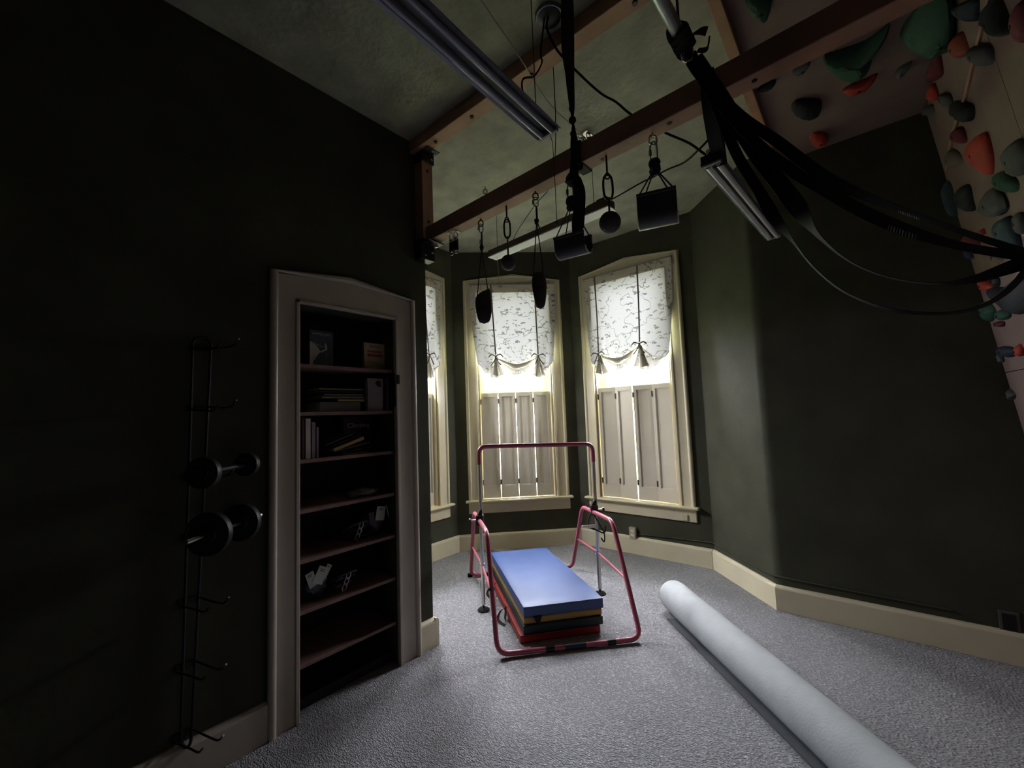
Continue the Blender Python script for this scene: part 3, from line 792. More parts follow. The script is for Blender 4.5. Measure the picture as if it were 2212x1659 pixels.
t = thing('pulley_pair', 'pair of small steel pulleys under dark beam beside the post', 'pulley', (.29, YB, 2.6))
bm = B(); box(bm, (.25, -.075, B2Z(.3) - .004), (.335, -.015, B2Z(.3) + .002)); obj('plate', bm, M_steel, t)
for dx_ in (-.022, .022):
    x = .292 + dx_
    bm = B(); link_ring(bm, (x, YB, 2.700), (0, 0, 1), (.8, .6, 0), .014, .012, .004); obj('shackle', bm, M_steel, t, True)
    bm = B(); cyl(bm, (x - .010, YB - .006, 2.672), (x + .010, YB + .006, 2.672), .018, 14); obj('wheel', bm, M_steel, t, True)
    bm = B(); box(bm, (x - .014, YB - .012, 2.595), (x + .014, YB + .012, 2.675)); bevel(bm, .004, 1); obj('cheek', bm, M_black, t)
    bm = B(); link_ring(bm, (x, YB, 2.588), (0, 0, 1), (.8, .6, 0), .012, .010, .0035); obj('shackle', bm, M_steel, t, True)

# black strap knotted round the beam ------------------------------------
t = thing('webbing_strap', 'black webbing strap twisted down from ceiling and knotted round dark beam', 'strap', (1.27, -.12, 2.36))
bm = B()
ribbon(bm, [((1.383, -.301, 3.452), (.021, .018, 0)), ((1.363, -.268, 3.339), (.021, .018, 0)), ((1.340, -.235, 3.215), (.020, .016, 0)), ((1.318, -.199, 3.087), (.015, .012, 0)), ((1.304, -.169, 2.982), (.010, .006, 0)), ((1.295, -.155, 2.929), (.007, -.009, 0)), ((1.285, -.134, 2.854), (.013, .011, 0)), ((1.271, -.117, 2.748), (.015, .012, 0)), ((1.262, -.115, 2.68), (.019, .014, 0))], .006)
obj('main_strap', bm, M_web, t, True)
bm = B(); ribbon(bm, [((1.360, -.30, 3.452), (.005, .004, 0)), ((1.332, -.272, 3.288), (.005, .004, 0)), ((1.322, -.256, 3.20), (.005, .004, 0)), ((1.312, -.215, 3.10), (.004, .003, 0))], .006); obj('second_strap', bm, M_web, t, True)
for (z, s) in ((2.985, .012), (2.935, .015), (2.875, .013)):
    bm = B(); sphere(bm, (1.290 + (z - 2.9) * .12, -.148 - (z - 2.9) * .22, z), s * 1.25, 10, 6); obj('knot', bm, M_web, t, True)
bm = B(); box(bm, (1.245, -.100, B2Z(1.27) - .006), (1.297, .010, B2Z(1.27) - .001)); box(bm, (1.245, -.100, B2Z(1.27) - .006), (1.297, -.094, B2Z(1.27) + .112)); box(bm, (1.245, .003, B2Z(1.27) - .006), (1.297, .009, B2Z(1.27) + .112)); box(bm, (1.245, -.100, B2Z(1.27) + .107), (1.297, .009, B2Z(1.27) + .112))
obj('beam_wrap', bm, M_web, t)
bm = B(); sphere(bm, (1.258, -.120, 2.660), .036, 14, 8)
ribbon(bm, [((1.262, -.14, 2.672), (.0, .01, .02)), ((1.300, -.14, 2.690), (0, .01, .018)), ((1.325, -.13, 2.700), (0, .005, .02))], .005)
ribbon(bm, [((1.225, -.13, 2.66), (0, .01, .012)), ((1.255, -.155, 2.66), (.01, .0, .02)), ((1.295, -.14, 2.655), (0, .01, .02))], .006)
obj('big_knot', bm, M_web, t, True)
bm = B(); ribbon(bm, [((1.285, -.135, 2.655), (.018, .014, 0)), ((1.300, -.135, 2.58), (.022, .018, 0)), ((1.296, -.135, 2.50), (.022, .018, 0)), ((1.284, -.135, 2.425), (.024, .019, 0)), ((1.282, -.135, 2.385), (.022, .018, .012))], .004)
obj('tail', bm, M_web, t, True)

# lamps ---------------------------------------------------------------
def shop_light(name, a, b, z, w_, label, tubes=True, m=M_lamp, hh=.045):
    a = Vector((a[0], a[1], z)); b = Vector((b[0], b[1], z)); d = (b - a).normalized(); s = Vector((-d.y, d.x, 0)); L_ = (b - a).length
    F = lambda u, v, h: a + d * u + s * v + Vector((0, 0, h))
    t = thing(name, label, 'light fixture', (a + b) / 2)
    bm = B(); box(bm, (0, -w_ * .20, .018), (L_, w_ * .20, hh + .018), F); bevel(bm, .003, 1); obj('housing', bm, m, t)
    bm = B()   # reflector wings with thickness, sloping down
    for sg in (-1, 1):
        quad_box(bm, [F(0, sg * w_ * .18, .022), F(L_, sg * w_ * .18, .022), F(L_, sg * w_ * .5, .000), F(0, sg * w_ * .5, .000), F(0, sg * w_ * .18, .026), F(L_, sg * w_ * .18, .026), F(L_, sg * w_ * .5, .004), F(0, sg * w_ * .5, .004)])
    obj('reflector', bm, m, t)
    for u in (0.002, L_ - .022):
        bm = B(); box(bm, (u, -w_ * .42, -.012), (u + .020, w_ * .42, .022), F); bevel(bm, .003, 1); obj('lamp_holder', bm, m if tubes else M_white, t)
    if tubes:
        for sg in (-1, 1):
            bm = B(); cyl(bm, F(.02, sg * w_ * .22, -.004), F(L_ - .02, sg * w_ * .22, -.004), .0135, 12); obj('tube', bm, M_tube if m is not M_lamp else m, t, True)
    return t, F, L_
LAMPZ = 2.79
t, F, L_ = shop_light('shop_light', (1.262, -.32), (1.300, -1.85), LAMPZ, .128, 'long grey two-tube shop light hanging before the tan ceiling beam')
for u in (.10, 1.0):
    bm = B(); p = F(u, 0, .06); tube(bm, [p, (p.x, p.y, CEIL)], .0022, 5); obj('hanger_wire', bm, M_rust, t)
bm = B(); tube(bm, [(1.262, -.318, 2.80), (1.260, -.290, 2.77), (1.258, -.283, 2.60), (1.258, -.283, 2.392)], .0016, 5); obj('pull_cord', bm, M_cord, t)
bm = B(); lathe(bm, [(0, .012), (.004, .008), (.006, 0), (.004, -.006), (0, -.008)], (1.258, -.283, 2.385), n=8); obj('cord_knob', bm, M_cord, t, True)
M_lit = mat('bright_tube_glass', (0.62, 0.63, 0.66), 0.2)
def lamp2():
    t, F, L_ = shop_light('shop_light', (1.840, .100), (1.914, 1.300), 2.60, .095, 'short two-tube shop light slung from the black strap by the resistance bands', True, M_galv)
    bm = B(); ribbon(bm, [((1.895, -.098, 2.875), (.026, .004, 0)), ((1.893, -.098, 2.74), (.026, .004, 0)), ((1.880, .0, 2.66), (.026, .004, 0)), ((1.868, .11, 2.625), (.026, .004, 0))], .004); obj('sling_strap', bm, M_web, t)
    bm = B(); ribbon(bm, [((1.895, .004, 2.875), (.026, .004, 0)), ((1.885, .03, 2.76), (.026, .004, 0)), ((1.872, .13, 2.58), (.026, .004, 0))], .004); obj('sling_strap', bm, M_web, t)
    bm = B(); sphere(bm, (1.850, .115, 2.625), .030, 10, 6); box(bm, (1.80, .090, 2.590), (1.885, .118, 2.632)); obj('tape_wrap', bm, M_web, t, True)
    bm = B(); p = F(1.1, 0, .06); tube(bm, [p, (p.x, p.y, CEIL)], .002, 5); obj('hanger_wire', bm, M_rust, t)
lamp2()
def lamp3():
    a = Vector((-.175, .835, 2.915)); b = Vector((1.045, .755, 2.915)); d = (b - a).normalized(); s = Vector((-d.y, d.x, 0)); L_ = (b - a).length
    F = lambda u, v, h: a + d * u + s * v + Vector((0, 0, h))
    t = thing('shop_light', 'white-bottomed strip light hanging in window bay behind the grips', 'light fixture', (a + b) / 2)
    bm = B(); box(bm, (0, -.045, .006), (L_, .045, .060), F); bevel(bm, .002, 1); obj('housing', bm, M_rust, t)
    bm = B(); quad_box(bm, [F(0, -.044, -.002), F(L_, -.044, -.002), F(L_, .060, -.002), F(.0, .060, -.002), F(0, -.044, .006), F(L_, -.044, .006), F(L_, .060, .006), F(0, .060, .006)])
    obj('diffuser', bm, M_white, t)
    bm = B(); box(bm, (.08, .046, .01), (.20, .075, .045), F); obj('ballast_box', bm, M_rust, t)
    bm = B(); box(bm, (L_ - .10, -.03, .06), (L_ - .02, .03, .085), F); obj('plug_box', bm, M_rust, t)
    bm = B(); tube(bm, [F(L_ - .06, 0, .08), F(L_ - .14, .02, .10), F(L_ - .2, 0, .085), F(L_ - .12, -.02, .07)], .006, 6); obj('lead', bm, M_cord, t, True)
    for u in (.08, L_ - .14):
        bm = B(); p = F(u, 0, .06); tube(bm, [p, (p.x, p.y, CEIL)], .0022, 5); obj('hanger_wire', bm, M_rust, t)
    bm = B(); tube(bm, [F(.07, .0, .0), F(.09, .0, -.30)], .0016, 5); obj('pull_cord', bm, M_pale, t)
lamp3()

# ceiling fixture, hooks, cords ----------------------------------------
t = thing('ceiling_socket', 'round ceiling socket with pale rim beside tan beam, feeding the cords', 'ceiling fixture', (1.245, -.245, CEIL))
bm = B(); lathe(bm, [(0, 0), (.060, 0), (.058, -.02), (.030, -.030), (0, -.032)], (1.245, -.245, CEIL), n=24); obj('canopy', bm, M_black, t, True)
bm = B(); tube(bm, [(1.245 + .062 * math.cos(a * PI / 14), -.245 + .062 * math.sin(a * PI / 14), CEIL - .012) for a in range(28)], .007, 6, closed=True); obj('rim', bm, M_lamp, t, True)
def cord_thing(name, pts, r_, m, label, cat='cord', k=4):
    bm = B(); tube(bm, spline(pts, k), r_, 6); return tag(obj(name, bm, m, None, True), label, cat)
cord_thing('power_cord', [(1.25, -.26, 3.435), (1.249, -.275, 3.36), (1.269, -.238, 3.275), (1.288, -.18, 3.238), (1.337, -.092, 3.167), (1.389, -.015, 3.103), (1.44, .032, 3.061), (1.489, .079, 3.0), (1.556, .141, 2.943), (1.636, .164, 2.866), (1.736, .178, 2.773), (1.816, .164, 2.665), (1.85, .125, 2.64)], .0058, M_rubber, 'thick black power cord from ceiling socket to the slung shop light')
cord_thing('light_cord', [(1.857, .13, 2.64), (1.835, .18, 2.72), (1.827, .19, 2.763), (1.777, .215, 2.753), (1.67, .319, 2.774), (1.556, .415, 2.828), (1.433, .503, 2.869), (1.341, .555, 2.894), (1.201, .631, 2.92), (1.06, .706, 2.948), (.98, .76, 2.985)], .0052, M_rubber, 'wavy black cord linking slung shop light to the bay strip light')
cord_thing('thin_cord', [(1.235, -.27, 3.435), (1.223, -.30, 3.24), (1.24, -.317, 3.17), (1.234, -.343, 3.11), (1.223, -.374, 3.065), (1.204, -.426, 3.032), (1.225, -.46, 2.94), (1.262, -.477, 2.86)], .0042, M_rubber, 'thin kinked black cord from ceiling socket to the long shop light')
cord_thing('pale_rope', [(1.10, -.70, 3.455), (1.086, -.589, 3.412), (1.065, -.475, 3.408), (1.057, -.349, 3.385), (1.042, -.202, 3.361), (1.011, -.071, 3.362), (.971, .157, 3.365), (.945, .42, 3.402), (.930, .625, 3.425)], .0040, M_pale, 'pale rope strung under ceiling from the hook cluster past tan beam', 'rope')
cord_thing('guy_string', [(.10, .80, 2.975), (.294, .649, 2.974), (.585, .497, 3.018), (.811, .359, 3.016), (1.0, .15, 3.15), (1.1, .0, 3.372 + .088)], .0028, M_cord, 'thin dark string rising diagonally behind the second stone-like grip', 'string', 3)
t = thing('ceiling_hook', 'small ring hook in green ceiling between the two beams', 'hook', (-.047, .644, CEIL))
bm = B(); cyl(bm, (-.047, .644, CEIL - .03), (-.047, .644, CEIL), .004, 6); link_ring(bm, (-.047, .644, CEIL - .045), (0, 0, 1), (.76, .65, 0), .020, .016, .004); obj('ring', bm, M_rust, t, True)
t = thing('hook_cluster', 'cluster of steel pulleys and hooks on ceiling beside the black strap', 'pulley', (.921, .647, CEIL))
bm = B(); box(bm, (.885, .61, CEIL - .012), (.965, .69, CEIL)); obj('plate', bm, M_steel, t)
for k, (x, y, z) in enumerate(((.90, .63, 3.425), (.945, .66, 3.42), (.925, .63, 3.39))):
    bm = B(); cyl(bm, (x, y, z - .008), (x + .012, y + .016, z), .020, 12); obj('wheel', bm, M_steel if k != 1 else M_black, t, True)
    bm = B(); link_ring(bm, (x, y, z + .02), (0, 0, 1), (.8, .6, 0), .018, .012, .004); obj('shackle', bm, M_steel, t, True)

# pull-up pipe and strap wraps ------------------------------------------
t = thing('pull_up_pipe', 'thick galvanised steel pipe hung below ceiling, ending in black strap wraps', 'pipe', (1.857, -.257, 2.90))
bm = B(); cyl(bm, (1.857, -.235, 2.902), (1.842, -1.6, 2.90), .0235, 20); obj('pipe', bm, M_galv, t, True)
for y in (-1.15, -.30):
    bm = B(); tube(bm, [(1.855, y, 2.92), (1.855, y, CEIL)], .005, 6); obj('hanger_rod', bm, M_rust, t)
bm = B()
for i in range(5):
    y = -.330 + i * .022
    pts = [(1.857 + .029 * math.cos(a * PI / 8 + i), y + .014 * math.sin(a * PI / 4 + i * 2), 2.900 + .030 * math.sin(a * PI / 8 + i)) for a in range(16)]
    tube(bm, pts, .012, 6, closed=True)
obj('strap_wrap', bm, M_web, t, True)
bm = B(); ribbon(bm, [((1.868, -.255, 2.918), (.012, .01, .01)), ((1.905, -.24, 2.935), (.012, .01, .012)), ((1.935, -.235, 2.918), (.004, .008, .020))], .006); ribbon(bm, [((1.90, -.24, 2.86), (.0, .02, .02)), ((1.925, -.21, 2.87), (.0, .015, .02)), ((1.937, -.215, 2.90), (.0, .01, .02))], .006); obj('strap_end', bm, M_web, t, True)
bm = B(); link_ring(bm, (1.868, -.262, 2.852), (.1, 0, 1), (.8, .6, 0), .030, .018, .006); obj('carabiner', bm, M_steel, t, True)

BA = [[[1.859,-0.253,2.883],[-0.02,-0.008,-0.007]],[[1.903,-0.23,2.758],[-0.014,-0.011,-0.014]],[[2.009,-0.151,2.59],[-0.012,-0.009,-0.016]],[[2.109,-0.069,2.481],[-0.012,-0.008,-0.018]],[[2.182,-0.012,2.392],[-0.013,-0.006,-0.018]],[[2.256,0.057,2.318],[-0.011,0.013,-0.014]],[[2.381,0.184,2.243],[-0.004,0.022,-0.005]],[[2.511,0.325,2.181],[-0.001,0.022,-0.002]],[[2.673,0.508,2.112],[-0.0,0.022,-0.006]],[[2.818,0.662,2.054],[0.0,0.02,-0.01]]]
BB = [[[1.871,-0.241,2.865],[-0.02,-0.008,-0.006]],[[1.92,-0.212,2.714],[-0.015,-0.011,-0.012]],[[2.031,-0.137,2.504],[-0.013,-0.01,-0.015]],[[2.13,-0.067,2.372],[-0.012,-0.008,-0.018]],[[2.225,0.009,2.28],[-0.01,-0.007,-0.019]],[[2.325,0.101,2.199],[-0.01,-0.001,-0.02]],[[2.437,0.216,2.131],[-0.007,0.011,-0.018]],[[2.603,0.4,2.07],[-0.001,0.02,-0.01]],[[2.81,0.631,2.032],[-0.001,0.014,-0.017]]]
BC = [[[1.884,-0.229,2.846],[-0.03,0.012,0.006]],[[1.953,-0.155,2.682],[-0.025,-0.014,-0.015]],[[2.027,-0.074,2.492],[-0.022,-0.017,-0.017]],[[2.092,-0.006,2.36],[-0.024,-0.012,-0.018]],[[2.143,0.073,2.263],[-0.028,0.015,-0.008]],[[2.184,0.117,2.171],[-0.009,0.031,0.005]],[[2.248,0.179,2.081],[-0.002,0.032,0.006]],[[2.324,0.25,2.016],[-0.0,0.032,0.005]],[[2.422,0.336,1.971],[0.002,0.032,0.004]],[[2.54,0.438,1.949],[0.003,0.032,0.002]],[[2.638,0.519,1.96],[0.006,0.031,-0.008]],[[2.721,0.573,1.987],[0.008,0.026,-0.017]],[[2.81,0.631,2.021],[0.008,0.018,-0.026]]]
BD = [[[1.878,-0.208,2.854],[-0.02,-0.009,-0.006]],[[1.927,-0.151,2.689],[-0.016,-0.013,-0.008]],[[1.974,-0.092,2.488],[-0.016,-0.013,-0.009]],[[2.022,-0.038,2.359],[-0.016,-0.012,-0.011]],[[2.064,0.021,2.244],[-0.021,0.004,-0.007]],[[2.113,0.086,2.146],[-0.006,0.021,0.004]],[[2.166,0.14,2.043],[-0.003,0.022,0.004]],[[2.236,0.208,1.953],[-0.002,0.022,0.002]],[[2.315,0.28,1.895],[-0.001,0.022,-0.0]],[[2.41,0.364,1.853],[0.0,0.022,-0.003]],[[2.547,0.468,1.835],[0.002,0.022,-0.002]],[[2.658,0.546,1.855],[0.004,0.022,-0.003]],[[2.743,0.599,1.915],[0.008,0.02,-0.006]],[[2.808,0.632,2.003],[0.01,0.019,-0.008]]]
M_mark = mat('pale_band_print', (0.20, 0.21, 0.22), 0.6)
for C_, lb, prnt in ((BA, 'topmost black resistance band looping toward the climbing wall', (32.2, 34.6)), (BB, 'wide black resistance band with pale printing, second from top', (28.6, 31.6)), (BC, 'black resistance band turning edge-on and twisting back up at the climbing wall', None), (BD, 'lowest-sagging black resistance band, thin loop across dark wall', None)):
    C_ = [(Vector(a), Vector(b)) for a, b in C_]
    t = thing('resistance_band', lb, 'resistance band', C_[0][0])
    bm = B(); ribbon(bm, C_, .0022); obj('band', bm, M_rubber, t, True)
    if prnt:
        c = spline([a for a, _ in C_], 5); w_ = spline([b for _, b in C_], 5)
        bm = B(); i0, i1 = prnt
        n = 10
        for k in range(n):
            f_ = i0 + (i1 - i0) * k / n; i = int(f_); fr = f_ - i
            p = c[i].lerp(c[i + 1], fr); q = w_[i].lerp(w_[i + 1], fr); tt = (c[i + 1] - c[i]).normalized()
            nn = tt.cross(q).normalized(); 
            if nn.dot(Vector((2.28, -1.86, 1.5)) - p) < 0: nn = -nn
            ww = .0035 + .002 * (k % 3)
            o_ = p + nn * .0018 + q * .55
            for (s0, s1) in ((-.40, .42),):
                bm.faces.new([bm.verts.new(o_ + q * s0 - tt * ww * .5), bm.verts.new(o_ + q * s0 + tt * ww * .1), bm.verts.new(o_ + q * s1 + tt * ww * .6), bm.verts.new(o_ + q * s1)])
        obj('printed_mark', bm, M_mark, t)

# ------------------------------------------------------------------ climbing panels
def hold_mesh(bm, poly, F, h_, rnd, sides=3):
    P = [Vector((a, b, 0)) for a, b in poly]; n = len(P); out = []
    for i in range(n):
        a, b, c, d = P[i - 1], P[i], P[(i + 1) % n], P[(i + 2) % n]
        for j in range(sides):
            t = j / sides
            out.append(0.5 * ((2 * b) + (c - a) * t + (2 * a - 5 * b + 4 * c - d) * t * t + (3 * b - a - 3 * c + d) * t ** 3))
    cen = sum(out, Vector()) / len(out); rings = []
    off = Vector((rnd.uniform(-.15, .15), rnd.uniform(-.15, .15), 0)) * h_ * 2
    for s, h in ((1, 0), (1.0, .22), (.90, .55), (.66, .85), (.34, .98)):
        rings.append([bm.verts.new(F(*(cen + (p - cen) * s + off * h)[:2], h_ * h * (1 + rnd.uniform(-.05, .05)))) for p in out])
    N = len(out)
    for A, Q in zip(rings, rings[1:]):
        for k in range(N): bm.faces.new((A[k], A[(k + 1) % N], Q[(k + 1) % N], Q[k]))
    top = bm.verts.new(F(*(cen + off)[:2], h_))
    for k in range(N): bm.faces.new((rings[-1][k], rings[-1][(k + 1) % N], top))
    bm.faces.new(rings[0][::-1])
    return cen + off
HC = {'green': (0.035, 0.115, 0.065), 'navy': (0.02, 0.03, 0.06), 'black': (0.015, 0.018, 0.022), 'maroon': (0.20, 0.018, 0.035), 'brick': (0.36, 0.06, 0.03), 'red': (0.62, 0.06, 0.035), 'grey': (0.13, 0.13, 0.135), 'taupe': (0.26, 0.20, 0.16), 'teal': (0.045, 0.09, 0.115), 'blue': (0.05, 0.08, 0.20)}
HM = {k: mat(k + '_hold_resin', tuple(q * .6 for q in v), 0.75, noise=0.15, nscale=12, bump=0.3, bscale=60) for k, v in HC.items()}
ZP = 3.335
# ceiling panel
t = thing('ceiling_climbing_panel', 'horizontal plywood climbing panel under ceiling, framed by a timber edge', 'climbing panel', (2.3, .6, ZP))
for (y0, y1) in ((-1.5, .598), (.602, 1.805)):
    bm = B(); box(bm, (1.935, y0, ZP), (2.735, y1, ZP + .018)); obj('plywood_sheet', bm, M_ply, t)
bm = B(); box(bm, (1.885, .02, ZP - .04), (1.935, 1.805, CEIL - .001)); bevel(bm, .002, 1); obj('timber_edge', bm, M_beam, t)
bm = B(); box(bm, (1.885, -1.5, ZP - .04), (1.935, -.152, CEIL - .001)); bevel(bm, .002, 1); obj('timber_edge', bm, M_beam, t)
for y in (-.6, .35, 1.0, 1.76):
    bm = B(); box(bm, (1.935, y, ZP + .018), (2.735, y + .045, CEIL - .001)); obj('joist', bm, M_beam, t)
def Fp1(x, y, h): return Vector((x, y, ZP - h))
H1 = [["green",[[2.01,0.196],[2.038,0.159],[2.105,0.22],[2.1,0.278],[2.087,0.321],[2.061,0.354],[2.024,0.274]]],["green",[[2.259,0.821],[2.309,0.825],[2.428,0.851],[2.499,0.814],[2.518,0.806],[2.508,0.872],[2.428,0.905],[2.457,1.017],[2.428,1.098],[2.369,1.091],[2.296,0.961]]],["grey",[[2.124,0.818],[2.185,0.797],[2.203,0.813],[2.163,0.869],[2.131,0.864]]],["black",[[2.082,1.128],[2.124,1.1],[2.212,1.182],[2.223,1.259],[2.202,1.34],[2.139,1.324],[2.086,1.212]]],["red",[[2.327,1.197],[2.367,1.173],[2.429,1.179],[2.481,1.178],[2.437,1.272],[2.381,1.274],[2.342,1.247]]],["black",[[1.945,0.839],[2.005,0.813],[2.04,0.836],[2.014,0.872],[1.962,0.867]]],["grey",[[2.56,1.268],[2.568,1.211],[2.623,1.193],[2.606,1.245],[2.572,1.278]]],["red",[[2.134,1.60],[2.159,1.55],[2.205,1.576],[2.232,1.65],[2.217,1.72],[2.181,1.73],[2.145,1.68]]],
      ["green",[[2.56,0.92],[2.60,0.80],[2.68,0.72],[2.725,0.85],[2.725,1.05],[2.66,1.08],[2.59,1.02]]]]
L1_ = ['dark green hold on ceiling panel nearest the top of frame', 'large dark green volume in the middle of the ceiling panel', 'small grey hold beside the big green volume on ceiling panel', 'black chunky hold on ceiling panel near its timber edge', 'dull red hold between green volume and far wall on ceiling panel', 'flat black hold touching the timber edge of the ceiling panel', 'small grey hold on ceiling panel close to the climbing wall', 'bright orange-red round hold where ceiling panel meets far wall', 'tall green volume wedged where ceiling panel meets climbing wall']
rnd = random.Random(11)
def add_hold(c, poly, F, h_, label, name='climbing_hold'):
    cx = sum(p[0] for p in poly) / len(poly); cy = sum(p[1] for p in poly) / len(poly)
    t = thing(name, label, 'climbing hold', F(cx, cy, 0), 'climbing holds on the panels')
    bm = B(); top = hold_mesh(bm, poly, F, h_, rnd); obj('hold_body', bm, HM[c], t, True)
    bm = B(); a = F(top.x, top.y, h_ - .004); b_ = F(top.x, top.y, h_ + .0015); cyl(bm, a, b_, .008, 8); obj('bolt', bm, M_black, t)
for (c, poly), lb, h_ in zip(H1, L1_, (.06, .085, .03, .055, .05, .03, .035, .055, .16)):
    add_hold(c, poly, Fp1, h_, lb)
# leaning climbing wall
O2 = Vector((2.726, 1.805, 3.330)); dn = Vector((.1127, 0, -1)).normalized(); nin = Vector((-dn.z, 0, dn.x)); nin = Vector((-.99371, 0, -.11199))
def Fp2(s, t_, h): return O2 + Vector((0, -s, 0)) + dn * t_ + nin * h
t = thing('climbing_wall', 'leaning plywood climbing wall covered in coloured holds, frame edge at right', 'climbing wall', (2.9, .5, 0))
for (s0, s1) in ((.0, 1.218), (1.222, 2.8)):
    for (t0, t1) in ((0, 1.70), (1.704, 3.32)):
        bm = B(); lbox(bm, lambda m, z, o: Fp2(m, z, o), s0, s1, t0, t1, -.018, 0); obj('plywood_sheet', bm, M_ply, t)
for s in (.0, 1.2, 2.7):
    bm = B(); lbox(bm, lambda m, z, o: Fp2(m, z, o), s, s + .04, 0, 3.31, -.10, -.018); obj('stud', bm, M_beam, t)
# slanting seam batten on the wall
bm = B(); prism(bm, [(1.34, .320), (1.375, .335), (.80, .402), (.42, .400), (.10, .462), (.08, .440), (.40, .375), (.78, .378)], lambda u, v, h: Fp2(u, v, h), 0, .010); obj('seam_batten', bm, M_beamr, t)
H2 = [["navy",[[1.255,0.244],[1.223,0.277],[1.17,0.297],[1.04,0.197],[0.978,0.121],[1.005,0.115],[1.134,0.175]]],["black",[[1.403,0.373],[1.44,0.425],[1.443,0.533],[1.407,0.533],[1.356,0.497],[1.303,0.423],[1.236,0.35],[1.282,0.332]]],["maroon",[[1.539,0.52],[1.59,0.543],[1.569,0.608],[1.494,0.639],[1.472,0.584],[1.488,0.537]]],["brick",[[0.988,0.189],[1.006,0.242],[0.994,0.295],[0.918,0.278],[0.84,0.217],[0.793,0.153],[0.877,0.149]]],["maroon",[[0.605,-0.039],[0.62,0.017],[0.583,0.089],[0.521,0.109],[0.297,-0.058],[0.399,-0.076]]],["red",[[0.357,0.0],[0.384,0.07],[0.365,0.136],[0.248,0.081],[0.182,-0.007],[0.254,-0.024]]],["grey",[[0.062,-0.031],[0.205,0.071],[0.196,0.121],[0.096,0.093],[-0.011,0.016]]],["grey",[[0.416,0.164],[0.579,0.243],[0.552,0.309],[0.438,0.232]]],["black",[[0.562,0.316],[0.823,0.453],[0.837,0.497],[0.768,0.513],[0.681,0.482],[0.664,0.446],[0.509,0.348]]],["grey",[[1.062,0.345],[1.229,0.438],[1.219,0.492],[1.139,0.482],[0.987,0.358],[1.001,0.327]]],["maroon",[[0.455,0.406],[0.604,0.45],[0.613,0.516],[0.548,0.523],[0.367,0.433]]],["red",[[0.888,0.64],[0.902,0.712],[0.864,0.773],[0.781,0.809],[0.688,0.774],[0.557,0.662],[0.537,0.592],[0.657,0.592]]],["taupe",[[0.255,0.418],[0.423,0.503],[0.412,0.562],[0.237,0.511],[0.155,0.447]]],["grey",[[1.123,0.827],[1.231,0.86],[1.24,0.939],[1.124,0.964],[1.035,0.945],[0.973,0.89],[0.986,0.82]]],["green",[[0.858,0.85],[0.977,0.886],[1.059,0.959],[1.01,0.987],[0.9,0.954],[0.794,0.883]]],["black",[[0.431,0.701],[0.402,0.772],[0.372,0.831],[0.196,0.756],[0.114,0.656],[0.271,0.653]]],["grey",[[0.763,0.866],[0.864,0.926],[0.871,1.0],[0.713,0.994],[0.51,0.935],[0.423,0.882],[0.592,0.848]]],["teal",[[-0.036,0.494],[0.082,0.545],[0.037,0.66],[-0.039,0.722],[-0.142,0.646]]],["teal",[[0.767,1.024],[0.853,1.042],[0.889,1.101],[0.88,1.169],[0.827,1.2],[0.592,1.131],[0.594,1.037],[0.651,1.011]]],["grey",[[0.929,1.063],[1.006,1.079],[1.008,1.123],[0.93,1.153],[0.884,1.125]]],["maroon",[[0.031,0.878],[0.278,0.932],[0.294,0.987],[0.231,1.035],[0.145,1.001],[-0.006,0.903]]],["red",[[0.367,0.946],[0.432,0.948],[0.438,0.981],[0.357,0.966]]],["blue",[[-0.053,0.934],[0.068,0.97],[0.082,1.017],[-0.062,1.0],[-0.075,0.965]]],["taupe",[[0.415,1.111],[0.589,1.156],[0.55,1.167],[0.436,1.144]]],["red",[[0.062,1.16],[0.239,1.202],[0.325,1.261],[0.152,1.244],[0.058,1.22]]],["black",[[0.357,1.209],[0.433,1.231],[0.398,1.261],[0.328,1.246]]],["black",[[0.092,1.236],[0.498,1.306],[0.784,1.294],[0.788,1.381],[0.623,1.451],[0.463,1.431],[0.349,1.39],[0.048,1.269]]],["green",[[-0.063,1.283],[0.088,1.294],[0.201,1.364],[0.023,1.402],[-0.118,1.354]]],["green",[[0.219,1.375],[0.356,1.384],[0.441,1.428],[0.297,1.435],[0.178,1.409]]],["maroon",[[0.134,1.42],[0.291,1.44],[0.238,1.461],[0.11,1.439]]],["navy",[[0.019,1.557],[0.3,1.581],[0.31,1.62],[0.192,1.629],[-0.011,1.596]]],["red",[[0.359,1.587],[0.432,1.577],[0.464,1.605],[0.431,1.637],[0.346,1.623]]],["grey",[[-0.062,1.583],[0.013,1.602],[0.036,1.637],[-0.072,1.633]]],["grey",[[-0.109,1.805],[0.004,1.799],[0.083,1.833],[-0.014,1.856],[-0.13,1.843]]]]
